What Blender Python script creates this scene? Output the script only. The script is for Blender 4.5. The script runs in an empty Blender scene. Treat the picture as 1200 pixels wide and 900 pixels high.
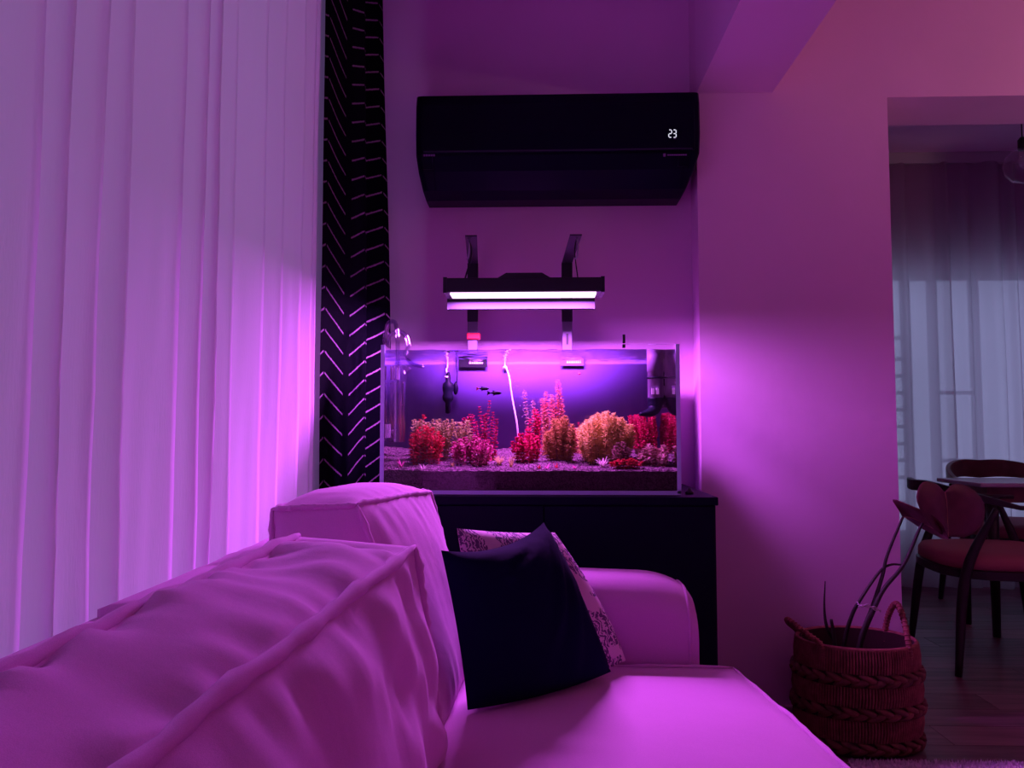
import bpy, math, random
from mathutils import Vector, Matrix, Euler, noise as mnoise
random.seed(7)
S = bpy.context.scene
C = S.collection
PI = math.pi

# ------------------------------------------------------------------ camera
EYE = 1.03
cam_d = bpy.data.cameras.new('camera'); cam = bpy.data.objects.new('camera', cam_d); C.objects.link(cam)
cam_d.sensor_width = 36.0; cam_d.lens = 27.0; cam_d.clip_start = 0.02; cam_d.clip_end = 200
cam.location = (0, 0, EYE)
cam.rotation_euler = (math.radians(90 + 3.37), 0, math.radians(1.91))
S.camera = cam
CAM_R = Euler(cam.rotation_euler).to_matrix()

# ------------------------------------------------------------------ world
W = bpy.data.worlds.new('world'); S.world = W; W.use_nodes = True
bg = W.node_tree.nodes['Background']
bg.inputs[0].default_value = (0.50, 0.56, 1.0, 1); bg.inputs[1].default_value = 1.15

# ------------------------------------------------------------------ view
S.view_settings.view_transform = 'Standard'; S.view_settings.look = 'None'
S.view_settings.exposure = 0.0; S.view_settings.gamma = 1.0
S.view_settings.use_curve_mapping = False
cy = S.cycles
cy.max_bounces = 12; cy.diffuse_bounces = 8; cy.glossy_bounces = 4
cy.transmission_bounces = 8; cy.transparent_max_bounces = 40
cy.caustics_reflective = False; cy.caustics_refractive = False
cy.sample_clamp_indirect = 4.0

LED = (0.70, 0.150, 1.0)          # colour of the plant lamp's light
LED_W = 54.0

# ------------------------------------------------------------------ helpers
def P(px, py, Y):
    """point of the 1200x900 photograph on the plane at distance Y"""
    d = CAM_R @ Vector(((px - 600) / 900, -(py - 450) / 900, -1))
    return Vector((0, 0, EYE)) + d * (Y / d.y)
def PZ(px, py, z):
    """point of the photograph on the horizontal plane at height z"""
    d = CAM_R @ Vector(((px - 600) / 900, -(py - 450) / 900, -1))
    return Vector((0, 0, EYE)) + d * ((z - EYE) / d.z)

def link(o, parent=None):
    C.objects.link(o)
    if parent is not None: o.parent = parent
    return o
def tag(o, label, cat, group=None):
    o['label'] = label; o['category'] = cat
    if group: o['group'] = group
    return o
def thing(name, label, cat, loc=(0, 0, 0), group=None):
    o = bpy.data.objects.new(name, None); o.empty_display_size = 0.05
    link(o); o.location = loc
    return tag(o, label, cat, group)
def mk(name, V, F, mat, parent=None, smooth=False, uv=None, kind=None, thick=None, sub=0, bevel=None):
    """world-space vertices; if the parent is a thing's Empty the mesh is made local to it"""
    off = Vector((0, 0, 0))
    p = parent
    while p is not None:
        off += Vector(p.location); p = p.parent
    me = bpy.data.meshes.new(name)
    me.from_pydata([tuple(Vector(v) - off) for v in V], [], F)
    if uv is not None:
        ul = me.uv_layers.new(name='UVMap')
        for l in me.loops: ul.data[l.index].uv = uv[l.vertex_index]
    if smooth:
        me.polygons.foreach_set('use_smooth', [True] * len(me.polygons))
    me.update()
    o = bpy.data.objects.new(name, me)
    if mat is not None: me.materials.append(mat)
    link(o, parent)
    if kind: o['kind'] = kind
    if thick:
        m = o.modifiers.new('s', 'SOLIDIFY'); m.thickness = thick; m.offset = 0
    if bevel:
        m = o.modifiers.new('b', 'BEVEL'); m.width = bevel[0]; m.segments = bevel[1]; m.limit_method = 'ANGLE'
        m.angle_limit = math.radians(40)
    if sub:
        m = o.modifiers.new('u', 'SUBSURF'); m.levels = sub; m.render_levels = sub
    return o
class G:
    """collects geometry"""
    def __init__(s): s.V = []; s.F = []
    def add(s, V, F):
        n = len(s.V); s.V += [Vector(v) for v in V]; s.F += [tuple(i + n for i in f) for f in F]; return s
    def box(s, x0, x1, y0, y1, z0, z1):
        V = [(x, y, z) for z in (z0, z1) for y in (y0, y1) for x in (x0, x1)]
        return s.add(V, [(0, 2, 3, 1), (4, 5, 7, 6), (0, 1, 5, 4), (2, 6, 7, 3), (0, 4, 6, 2), (1, 3, 7, 5)])
    def tube(s, path, r, n=8, cap=True, flat=None):
        path = [Vector(p) for p in path]; m = len(path)
        rs = r if isinstance(r, (list, tuple)) else [r] * m
        t0 = (path[1] - path[0]).normalized()
        a = Vector((0, 0, 1)) if abs(t0.z) < .9 else Vector((1, 0, 0))
        u = t0.cross(a).normalized(); V = []; F = []
        for i, p in enumerate(path):
            t = (path[min(i + 1, m - 1)] - path[max(i - 1, 0)]).normalized()
            u = (u - t * u.dot(t)).normalized(); w = t.cross(u)
            for k in range(n):
                an = 2 * PI * k / n
                V.append(p + (u * math.cos(an) + w * math.sin(an) * (flat or 1)) * rs[i])
        for i in range(m - 1):
            for k in range(n):
                k2 = (k + 1) % n
                F.append((i * n + k, i * n + k2, (i + 1) * n + k2, (i + 1) * n + k))
        if cap:
            F.append(tuple(range(n - 1, -1, -1))); F.append(tuple((m - 1) * n + k for k in range(n)))
        return s.add(V, F)
    def lathe(s, c, prof, n=20, ax=(0, 0, 1), cap=True):
        """profile of (radius, height) round an axis through c"""
        c = Vector(c); z = Vector(ax).normalized()
        a = Vector((1, 0, 0)) if abs(z.x) < .9 else Vector((0, 1, 0))
        x = (a - z * a.dot(z)).normalized(); y = z.cross(x); V = []; F = []
        for r, h in prof:
            for k in range(n):
                an = 2 * PI * k / n
                V.append(c + z * h + (x * math.cos(an) + y * math.sin(an)) * r)
        for i in range(len(prof) - 1):
            for k in range(n):
                k2 = (k + 1) % n
                F.append((i * n + k, i * n + k2, (i + 1) * n + k2, (i + 1) * n + k))
        if cap:
            F.append(tuple(range(n - 1, -1, -1))); F.append(tuple((len(prof) - 1) * n + k for k in range(n)))
        return s.add(V, F)
    def out(s, name, mat, parent=None, **k): return mk(name, s.V, s.F, mat, parent, **k)
def box(name, x0, x1, y0, y1, z0, z1, mat, parent=None, bevel=None, **k):
    return G().box(x0, x1, y0, y1, z0, z1).out(name, mat, parent, bevel=bevel, **k)
def smooth_path(pts, n=8):
    """Catmull-Rom through the points"""
    pts = [Vector(p) for p in pts]; o = []
    q = [pts[0] * 2 - pts[1]] + pts + [pts[-1] * 2 - pts[-2]]
    for i in range(1, len(q) - 2):
        for k in range(n):
            t = k / n; a, b, c, d = q[i - 1:i + 3]
            o.append(.5 * ((2 * b) + (c - a) * t + (2 * a - 5 * b + 4 * c - d) * t * t + (3 * b - a - 3 * c + d) * t ** 3))
    o.append(pts[-1]); return o
def sm(o):
    o.data.polygons.foreach_set('use_smooth', [True] * len(o.data.polygons)); return o

# ------------------------------------------------------------------ materials
def mat(name, col, rough=.6, metal=0., spec=.5, bump=0., bscale=60., var=0., vscale=8., sheen=0., trans=0., emit=None, emit_s=0.):
    m = bpy.data.materials.new(name); m.use_nodes = True; nt = m.node_tree; N = nt.nodes; L = nt.links
    b = N['Principled BSDF']
    b.inputs['Base Color'].default_value = (*col, 1); b.inputs['Roughness'].default_value = rough
    b.inputs['Metallic'].default_value = metal; b.inputs['Specular IOR Level'].default_value = spec
    if sheen: b.inputs['Sheen Weight'].default_value = sheen
    if emit: b.inputs['Emission Color'].default_value = (*emit, 1); b.inputs['Emission Strength'].default_value = emit_s
    if bump or var: tc = N.new('ShaderNodeTexCoord')
    if var:
        n = N.new('ShaderNodeTexNoise'); n.inputs['Scale'].default_value = vscale; n.inputs['Detail'].default_value = 6
        L.new(tc.outputs['Object'], n.inputs['Vector'])
        r = N.new('ShaderNodeValToRGB')
        r.color_ramp.elements[0].position = .3; r.color_ramp.elements[1].position = .7
        r.color_ramp.elements[0].color = (*[c * (1 - var) for c in col], 1)
        r.color_ramp.elements[1].color = (*[min(1, c * (1 + var)) for c in col], 1)
        L.new(n.outputs['Fac'], r.inputs['Fac']); L.new(r.outputs['Color'], b.inputs['Base Color'])
    if bump:
        n2 = N.new('ShaderNodeTexNoise'); n2.inputs['Scale'].default_value = bscale; n2.inputs['Detail'].default_value = 4
        L.new(tc.outputs['Object'], n2.inputs['Vector'])
        bp = N.new('ShaderNodeBump'); bp.inputs['Strength'].default_value = bump; bp.inputs['Distance'].default_value = .01
        L.new(n2.outputs['Fac'], bp.inputs['Height']); L.new(bp.outputs['Normal'], b.inputs['Normal'])
    return m
def node_mat(name):
    m = bpy.data.materials.new(name); m.use_nodes = True; nt = m.node_tree; nt.nodes.clear()
    o = nt.nodes.new('ShaderNodeOutputMaterial'); return m, nt.nodes, nt.links, o
def mth(N, L, op, a, b=None):
    n = N.new('ShaderNodeMath'); n.operation = op
    for i, v in enumerate((a, b)):
        if v is None: continue
        if isinstance(v, (int, float)): n.inputs[i].default_value = v
        else: L.new(v, n.inputs[i])
    return n.outputs[0]
def pane_mat(name, f0=.04, tint=(1, 1, 1), gloss=(1, 1, 1)):
    """clear sheet: transparent with a Schlick reflection, no bending of rays"""
    m, N, L, o = node_mat(name)
    g = N.new('ShaderNodeNewGeometry'); dt = N.new('ShaderNodeVectorMath'); dt.operation = 'DOT_PRODUCT'
    L.new(g.outputs['Normal'], dt.inputs[0]); L.new(g.outputs['Incoming'], dt.inputs[1])
    c = mth(N, L, 'ABSOLUTE', dt.outputs['Value']); s = mth(N, L, 'SUBTRACT', 1.0, c)
    p = mth(N, L, 'POWER', s, 5.0); f = mth(N, L, 'MULTIPLY_ADD', p, 1 - f0); f.node.inputs[2].default_value = f0
    t = N.new('ShaderNodeBsdfTransparent'); t.inputs[0].default_value = (*tint, 1)
    gl = N.new('ShaderNodeBsdfGlossy'); gl.inputs['Roughness'].default_value = .02; gl.inputs['Color'].default_value = (*gloss, 1)
    mx = N.new('ShaderNodeMixShader'); L.new(f, mx.inputs[0]); L.new(t.outputs[0], mx.inputs[1]); L.new(gl.outputs[0], mx.inputs[2])
    L.new(mx.outputs[0], o.inputs['Surface']); return m
def cloth_mat(name, col, transl, clear=0., var=.06, weave=0., tcol=None):
    """thin woven cloth: diffuse + translucent (+ open weave)"""
    m, N, L, o = node_mat(name)
    d = N.new('ShaderNodeBsdfDiffuse'); d.inputs[0].default_value = (*col, 1)
    t = N.new('ShaderNodeBsdfTranslucent'); t.inputs[0].default_value = (*(tcol or col), 1)
    mx = N.new('ShaderNodeMixShader'); mx.inputs[0].default_value = transl
    L.new(d.outputs[0], mx.inputs[1]); L.new(t.outputs[0], mx.inputs[2])
    out = mx.outputs[0]
    tc = N.new('ShaderNodeTexCoord')
    n = N.new('ShaderNodeTexNoise'); n.inputs['Scale'].default_value = 300; n.inputs['Detail'].default_value = 2
    mp = N.new('ShaderNodeMapping'); mp.inputs['Scale'].default_value = (1, 1, .15)
    L.new(tc.outputs['Object'], mp.inputs[0]); L.new(mp.outputs[0], n.inputs['Vector'])
    bp = N.new('ShaderNodeBump'); bp.inputs['Strength'].default_value = .12; bp.inputs['Distance'].default_value = .004
    L.new(n.outputs['Fac'], bp.inputs['Height']); L.new(bp.outputs[0], d.inputs['Normal'])
    if clear:
        tr = N.new('ShaderNodeBsdfTransparent'); m2 = N.new('ShaderNodeMixShader'); m2.inputs[0].default_value = clear
        L.new(out, m2.inputs[1]); L.new(tr.outputs[0], m2.inputs[2]); out = m2.outputs[0]
    L.new(out, o.inputs['Surface']); return m
def leaf_mat(name, c0, c1, scale=30., rough=.55, tip=None, z0=0, z1=1):
    """leaf colour mixed from two tones by a noise; tip = pigment of the young growth between heights z0 and z1"""
    m, N, L, o = node_mat(name)
    tc = N.new('ShaderNodeTexCoord'); n = N.new('ShaderNodeTexNoise'); n.inputs['Scale'].default_value = scale
    n.inputs['Detail'].default_value = 5
    L.new(tc.outputs['Object'], n.inputs['Vector'])
    r = N.new('ShaderNodeValToRGB'); e = r.color_ramp.elements
    e[0].position = .38; e[1].position = .62; e[0].color = (*c0, 1); e[1].color = (*c1, 1)
    L.new(n.outputs['Fac'], r.inputs['Fac']); col = r.outputs['Color']
    if tip:
        sx = N.new('ShaderNodeSeparateXYZ'); L.new(tc.outputs['Object'], sx.inputs[0])
        mr = N.new('ShaderNodeMapRange'); mr.inputs[1].default_value = z0; mr.inputs[2].default_value = z1
        L.new(sx.outputs['Z'], mr.inputs[0])
        mc = N.new('ShaderNodeMix'); mc.data_type = 'RGBA'; L.new(mr.outputs[0], mc.inputs['Factor'])
        L.new(col, mc.inputs[6]); mc.inputs[7].default_value = (*tip, 1); col = mc.outputs[2]
    d = N.new('ShaderNodeBsdfDiffuse'); t = N.new('ShaderNodeBsdfTranslucent')
    L.new(col, d.inputs[0]); L.new(col, t.inputs[0])
    mx = N.new('ShaderNodeMixShader'); mx.inputs[0].default_value = .4
    L.new(d.outputs[0], mx.inputs[1]); L.new(t.outputs[0], mx.inputs[2])
    L.new(mx.outputs[0], o.inputs['Surface']); return m
def fabric_mat(name, col, rough=.85, weave=900., bump=.12, sheen=.15):
    m = bpy.data.materials.new(name); m.use_nodes = True; N = m.node_tree.nodes; L = m.node_tree.links
    b = N['Principled BSDF']; b.inputs['Base Color'].default_value = (*col, 1)
    b.inputs['Roughness'].default_value = rough; b.inputs['Specular IOR Level'].default_value = .25
    b.inputs['Sheen Weight'].default_value = sheen
    tc = N.new('ShaderNodeTexCoord')
    n = N.new('ShaderNodeTexNoise'); n.inputs['Scale'].default_value = weave; n.inputs['Detail'].default_value = 3
    n3 = N.new('ShaderNodeTexNoise'); n3.inputs['Scale'].default_value = 9; n3.inputs['Detail'].default_value = 5
    L.new(tc.outputs['Object'], n.inputs['Vector']); L.new(tc.outputs['Object'], n3.inputs['Vector'])
    b1 = N.new('ShaderNodeBump'); b1.inputs['Strength'].default_value = bump; b1.inputs['Distance'].default_value = .002
    b2 = N.new('ShaderNodeBump'); b2.inputs['Strength'].default_value = .25; b2.inputs['Distance'].default_value = .012
    L.new(n.outputs['Fac'], b1.inputs['Height']); L.new(n3.outputs['Fac'], b2.inputs['Height'])
    L.new(b2.outputs[0], b1.inputs['Normal']); L.new(b1.outputs[0], b.inputs['Normal'])
    r = N.new('ShaderNodeValToRGB'); e = r.color_ramp.elements
    e[0].position = .35; e[1].position = .65
    e[0].color = (*[c * .93 for c in col], 1); e[1].color = (*[min(1, c * 1.05) for c in col], 1)
    L.new(n.outputs['Fac'], r.inputs['Fac']); L.new(r.outputs['Color'], b.inputs['Base Color'])
    return m

M = {}
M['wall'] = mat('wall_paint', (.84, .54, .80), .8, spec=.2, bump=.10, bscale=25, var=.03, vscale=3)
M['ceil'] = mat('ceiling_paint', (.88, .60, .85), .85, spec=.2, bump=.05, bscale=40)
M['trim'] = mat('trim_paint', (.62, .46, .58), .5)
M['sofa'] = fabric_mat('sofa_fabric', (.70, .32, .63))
M['navy'] = fabric_mat('navy_velvet', (.004, .003, .026), .95, 700, .1, .0)
M['navy'].node_tree.nodes['Principled BSDF'].inputs['Specular IOR Level'].default_value = .06
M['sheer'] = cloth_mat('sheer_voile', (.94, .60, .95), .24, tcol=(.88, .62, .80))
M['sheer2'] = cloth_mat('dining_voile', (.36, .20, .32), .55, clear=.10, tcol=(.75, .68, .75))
M['black'] = mat('black_plastic', (.008, .008, .012), .35, spec=.4)
M['blackmat'] = mat('black_metal', (.012, .012, .018), .45, metal=.2)
M['ac'] = mat('ac_gloss_black', (.0015, .0015, .012), .35, spec=.12)
M['ac2'] = mat('ac_matt_black', (.002, .002, .014), .5, spec=.10)
M['gear'] = mat('black_tank_gear', (.003, .003, .010), .5, spec=.08)
M['alu'] = mat('brushed_aluminium', (.36, .34, .42), .45, metal=.7, bump=.05, bscale=200)
M['baralu'] = mat('satin_aluminium', (.050, .050, .065), .95, spec=.02, bump=.05, bscale=200)
M['postalu'] = mat('post_aluminium', (.16, .14, .20), .5, metal=.4)
M['steel'] = mat('polished_steel', (.8, .8, .82), .12, metal=1)
M['cabinet'] = mat('cabinet_black_laminate', (.003, .003, .018), .6, spec=.12)
M['glass'] = pane_mat('clear_glass', .012)
M['edgeglow'] = mat('painted_edge_glow', (.62, .70, 1.0), .35, spec=.6)  # pale blue imitates the light carried along the glass edges
M['film'] = mat('frosted_back_film', (.19, .115, .42), .85, spec=.05, var=.10, vscale=4)
M['gravel'] = mat('aquasoil', (.115, .065, .08), .9, spec=.1, var=.5, vscale=160, bump=1., bscale=220)
M['red'] = mat('red_rubber', (.85, .02, .05), .5)
M['white'] = mat('white_plastic', (.8, .8, .8), .4)
M['hose'] = mat('clear_air_hose', (.85, .75, .85), .3)
M['fish'] = mat('black_fish_scale', (.003, .003, .008), .5, spec=.1)
M['fishred'] = mat('red_fish_scale', (.5, .03, .05), .4)
M['basket'] = mat('basket_twine', (.30, .085, .075), .8, var=.35, vscale=40, bump=.3, bscale=150)
M['braid'] = mat('basket_braid', (.17, .045, .035), .7, var=.45, vscale=30, bump=.3, bscale=120)
M['soil'] = mat('potting_soil', (.02, .012, .012), .95, bump=.8, bscale=90)
M['stem'] = mat('plant_stem', (.035, .030, .02), .6, var=.3, vscale=40)
M['string'] = mat('white_string', (.6, .5, .55), .8)
M['leaf'] = mat('dark_house_leaf', (.10, .02, .03), .45, var=.25, vscale=25)
M['vein'] = mat('leaf_vein', (.45, .25, .15), .5)
M['wooddark'] = mat('dark_stained_wood', (.018, .012, .014), .4, var=.3, vscale=20)
M['woodred'] = mat('red_brown_wood', (.17, .055, .045), .4, var=.25, vscale=14)
M['seat'] = mat('chair_upholstery', (.40, .12, .15), .75, bump=.15, bscale=300)
M['tabletop'] = mat('pale_tabletop', (.45, .40, .48), .2, spec=.6)
M['frame'] = mat('window_frame_pvc', (.30, .28, .32), .5)
M['rug'] = mat('rug_pile', (.70, .60, .68), .95, var=.25, vscale=60)
M['rod'] = mat('curtain_rail', (.5, .45, .5), .4)

# emissive things that do give off light
def emit_mat(name, col, s):
    m, N, L, o = node_mat(name); e = N.new('ShaderNodeEmission')
    e.inputs[0].default_value = (*col, 1); e.inputs[1].default_value = s
    L.new(e.outputs[0], o.inputs['Surface']); return m
M['diffuser'] = emit_mat('lit_led_diffuser', (1.0, .62, 1.0), 2.6)
M['digit'] = emit_mat('lit_digit', (.85, .85, 1.0), .9)

# floor planks
def plank_mat():
    m = bpy.data.materials.new('laminate_plank'); m.use_nodes = True; N = m.node_tree.nodes; L = m.node_tree.links
    b = N['Principled BSDF']; b.inputs['Roughness'].default_value = .38
    tc = N.new('ShaderNodeTexCoord'); oi = N.new('ShaderNodeObjectInfo')
    mp = N.new('ShaderNodeMapping'); mp.inputs['Scale'].default_value = (2.0, 22, 1)
    cb = N.new('ShaderNodeCombineXYZ'); L.new(mth(N, L, 'MULTIPLY', oi.outputs['Random'], 40), cb.inputs[2])
    va = N.new('ShaderNodeVectorMath'); va.operation = 'ADD'
    L.new(tc.outputs['Object'], mp.inputs[0]); L.new(mp.outputs[0], va.inputs[0]); L.new(cb.outputs[0], va.inputs[1])
    n = N.new('ShaderNodeTexNoise'); n.inputs['Scale'].default_value = 1.6; n.inputs['Detail'].default_value = 7
    L.new(va.outputs[0], n.inputs['Vector'])
    f = mth(N, L, 'ADD', mth(N, L, 'MULTIPLY', n.outputs['Fac'], .75), mth(N, L, 'MULTIPLY', oi.outputs['Random'], .3))
    r = N.new('ShaderNodeValToRGB'); e = r.color_ramp.elements
    e[0].position = .3; e[1].position = .8; e[0].color = (.095, .036, .05, 1); e[1].color = (.34, .16, .20, 1)
    L.new(f, r.inputs['Fac']); L.new(r.outputs[0], b.inputs['Base Color']); return m
M['plank'] = plank_mat()

# dark curtain with tufted chevron threads (u = metres of cloth across, v = height)
def chevron_mat():
    m = bpy.data.materials.new('chevron_cloth'); m.use_nodes = True; N = m.node_tree.nodes; L = m.node_tree.links
    b = N['Principled BSDF']; b.inputs['Roughness'].default_value = .9; b.inputs['Specular IOR Level'].default_value = .03
    uv = N.new('ShaderNodeUVMap'); s = N.new('ShaderNodeSeparateXYZ'); L.new(uv.outputs[0], s.inputs[0])
    nz = N.new('ShaderNodeTexNoise'); nz.inputs['Scale'].default_value = 170; nz.inputs['Detail'].default_value = 2
    L.new(uv.outputs[0], nz.inputs['Vector'])
    CW, PV, SL = .17, .0625, .40
    tri = mth(N, L, 'PINGPONG', mth(N, L, 'ADD', s.outputs[0], .135), CW)                         # 0..CW..0
    v = mth(N, L, 'SUBTRACT', s.outputs[1], mth(N, L, 'MULTIPLY', tri, SL))
    v = mth(N, L, 'ADD', v, mth(N, L, 'MULTIPLY', mth(N, L, 'SUBTRACT', nz.outputs['Fac'], .5), .007))
    fr = mth(N, L, 'MODULO', mth(N, L, 'ADD', v, 10.0), PV)
    on = mth(N, L, 'LESS_THAN', fr, .0058)
    gap = mth(N, L, 'MULTIPLY', mth(N, L, 'GREATER_THAN', tri, CW * .14), mth(N, L, 'LESS_THAN', tri, CW * .97))
    fac = mth(N, L, 'MULTIPLY', on, gap)
    mc = N.new('ShaderNodeMix'); mc.data_type = 'RGBA'; L.new(fac, mc.inputs['Factor'])
    mc.inputs[6].default_value = (.0012, .0012, .0035, 1); mc.inputs[7].default_value = (.26, .15, .25, 1)
    L.new(mc.outputs[2], b.inputs['Base Color'])
    bp = N.new('ShaderNodeBump'); bp.inputs['Strength'].default_value = .6; bp.inputs['Distance'].default_value = .004
    L.new(fac, bp.inputs['Height']); L.new(bp.outputs[0], b.inputs['Normal']); return m
M['chevron'] = chevron_mat()

# printed pillow: dark etched strokes on pink
def print_mat():
    m = bpy.data.materials.new('printed_linen'); m.use_nodes = True; N = m.node_tree.nodes; L = m.node_tree.links
    b = N['Principled BSDF']; b.inputs['Roughness'].default_value = .85
    uv = N.new('ShaderNodeUVMap')
    w = N.new('ShaderNodeTexNoise'); w.inputs['Scale'].default_value = 3.2; w.inputs['Detail'].default_value = 3
    st = N.new('ShaderNodeTexWave'); st.inputs['Scale'].default_value = 9; st.inputs['Distortion'].default_value = 14
    st.inputs['Detail'].default_value = 4; st.inputs['Detail Scale'].default_value = 2.2
    L.new(uv.outputs[0], w.inputs['Vector']); L.new(uv.outputs[0], st.inputs['Vector'])
    f = mth(N, L, 'MULTIPLY', mth(N, L, 'GREATER_THAN', st.outputs['Fac'], .45), mth(N, L, 'GREATER_THAN', w.outputs['Fac'], .47))
    mc = N.new('ShaderNodeMix'); mc.data_type = 'RGBA'; L.new(f, mc.inputs['Factor'])
    mc.inputs[6].default_value = (.72, .46, .60, 1); mc.inputs[7].default_value = (.14, .05, .16, 1)
    L.new(mc.outputs[2], b.inputs['Base Color']); return m
M['print'] = print_mat()

# water: clear body; sides keep the Fresnel of water (light meeting them at a flat angle is thrown back inside),
# the surface mirrors what is seen from below at a flat angle
def water_mat(name, top):
    m, N, L, o = node_mat(name)
    t = N.new('ShaderNodeBsdfTransparent')
    g = N.new('ShaderNodeBsdfGlossy'); g.inputs['Roughness'].default_value = .03; g.inputs['Color'].default_value = (.9, .9, .95, 1)
    mx = N.new('ShaderNodeMixShader')
    if top:
        t.inputs[0].default_value = (.72, .65, .77, 1)
        ge = N.new('ShaderNodeNewGeometry'); dt = N.new('ShaderNodeVectorMath'); dt.operation = 'DOT_PRODUCT'
        L.new(ge.outputs['Normal'], dt.inputs[0]); L.new(ge.outputs['Incoming'], dt.inputs[1])
        c = mth(N, L, 'ABSOLUTE', dt.outputs['Value'])
        mr = N.new('ShaderNodeMapRange'); mr.interpolation_type = 'SMOOTHSTEP'
        mr.inputs[1].default_value = .12; mr.inputs[2].default_value = .38; mr.inputs[3].default_value = .95; mr.inputs[4].default_value = .04
        L.new(c, mr.inputs[0]); L.new(mr.outputs[0], mx.inputs[0])
        tc = N.new('ShaderNodeTexCoord'); n = N.new('ShaderNodeTexNoise'); n.inputs['Scale'].default_value = 14; n.inputs['Detail'].default_value = 2
        mp = N.new('ShaderNodeMapping'); mp.inputs['Scale'].default_value = (.6, 1.6, .02); L.new(tc.outputs['Object'], mp.inputs[0]); L.new(mp.outputs[0], n.inputs['Vector'])
        bp = N.new('ShaderNodeBump'); bp.inputs['Strength'].default_value = .10; bp.inputs['Distance'].default_value = .01
        L.new(n.outputs['Fac'], bp.inputs['Height']); L.new(bp.outputs[0], g.inputs['Normal'])
    else:
        ge = N.new('ShaderNodeNewGeometry'); dt = N.new('ShaderNodeVectorMath'); dt.operation = 'DOT_PRODUCT'
        L.new(ge.outputs['Normal'], dt.inputs[0]); L.new(ge.outputs['Incoming'], dt.inputs[1])
        c = mth(N, L, 'ABSOLUTE', dt.outputs['Value'])
        mr = N.new('ShaderNodeMapRange'); mr.interpolation_type = 'SMOOTHSTEP'      # total reflection past the critical angle
        mr.inputs[1].default_value = .58; mr.inputs[2].default_value = .72; mr.inputs[3].default_value = .97; mr.inputs[4].default_value = .0
        L.new(c, mr.inputs[0]); L.new(mr.outputs[0], mx.inputs[0])
    L.new(t.outputs[0], mx.inputs[1]); L.new(g.outputs[0], mx.inputs[2])
    L.new(mx.outputs[0], o.inputs['Surface']); return m
M['water'] = water_mat('aquarium_water_surface', True)
M['waterside'] = water_mat('aquarium_water_body', False)
M['pipe'] = pane_mat('glass_pipe', .15, (.88, .84, .95), (1, .95, 1))
M['bubble'] = pane_mat('bubble_film', .12)

# ================================================================== setting
XL, XR, YN, ZC = -.84, 3.5, -2.0, 2.86      # left wall, right wall, wall behind the camera, ceiling
YB, YP = 2.94, 2.82                         # alcove back wall, partition wall
YP2 = 3.09; YF = 5.25                       # partition's far face, dining room far wall
XS = P(820, 400, YP).x                      # side of the alcove
XD = P(1045, 300, YP).x                     # doorway's left edge
ZD = P(1044, 114, YP).z                     # doorway's top
def struct(o, label=None, cat=None):
    o['kind'] = 'structure'
    if label: o['label'] = label; o['category'] = cat
    return o
fl = struct(box('floor', XL - .2, XR + .2, YN - .2, YF + .3, -.12, -.012, mat('subfloor', (.03, .02, .02), .9)),
            'wood laminate floor of brownish planks', 'floor')
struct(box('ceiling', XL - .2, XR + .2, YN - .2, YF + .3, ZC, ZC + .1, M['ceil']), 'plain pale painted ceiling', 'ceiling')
pl_w, pl_l = .165, 1.28
pm = None
row = 0
y = YN
while y < YF:
    x = XL - (row * .47 % pl_l)
    while x < XR:
        x0 = max(x, XL); x1 = min(x + pl_l, XR)
        if x1 - x0 > .08:
            full = abs((x1 - x0) - pl_l) < 1e-6
            if full and pm is not None:
                o = bpy.data.objects.new('plank', pm)
            else:
                g = G().box(-(x1 - x0) / 2 + .0012, (x1 - x0) / 2 - .0012, -pl_w / 2 + .0012, pl_w / 2 - .0012, -.013, 0)
                me = bpy.data.meshes.new('plank'); me.from_pydata([tuple(v) for v in g.V], [], g.F); me.materials.append(M['plank'])
                o = bpy.data.objects.new('plank', me)
                if full: pm = me
            link(o, fl); o.location = ((x0 + x1) / 2, y + pl_w / 2, 0)
        x += pl_l
    y += pl_w; row += 1
# walls
WY0, WY1, WZ0, WZ1 = -.9, 2.25, .12, 2.55      # living room window
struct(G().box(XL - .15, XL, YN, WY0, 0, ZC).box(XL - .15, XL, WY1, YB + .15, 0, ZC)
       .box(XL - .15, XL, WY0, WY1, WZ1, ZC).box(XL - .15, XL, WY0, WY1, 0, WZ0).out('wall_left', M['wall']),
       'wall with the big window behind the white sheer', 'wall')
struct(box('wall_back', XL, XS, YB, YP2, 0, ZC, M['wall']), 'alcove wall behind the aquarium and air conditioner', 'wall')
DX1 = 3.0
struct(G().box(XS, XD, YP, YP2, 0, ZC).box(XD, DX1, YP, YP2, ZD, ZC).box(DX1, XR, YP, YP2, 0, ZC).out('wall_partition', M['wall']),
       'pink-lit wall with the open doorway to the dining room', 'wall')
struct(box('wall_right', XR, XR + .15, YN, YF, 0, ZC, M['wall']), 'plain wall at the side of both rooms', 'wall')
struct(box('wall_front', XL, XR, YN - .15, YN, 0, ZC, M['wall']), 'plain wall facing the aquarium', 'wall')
struct(box('wall_dining', .55, .70, YP2, YF, 0, ZC, M['wall']), 'side wall of the dining room', 'wall')
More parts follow.
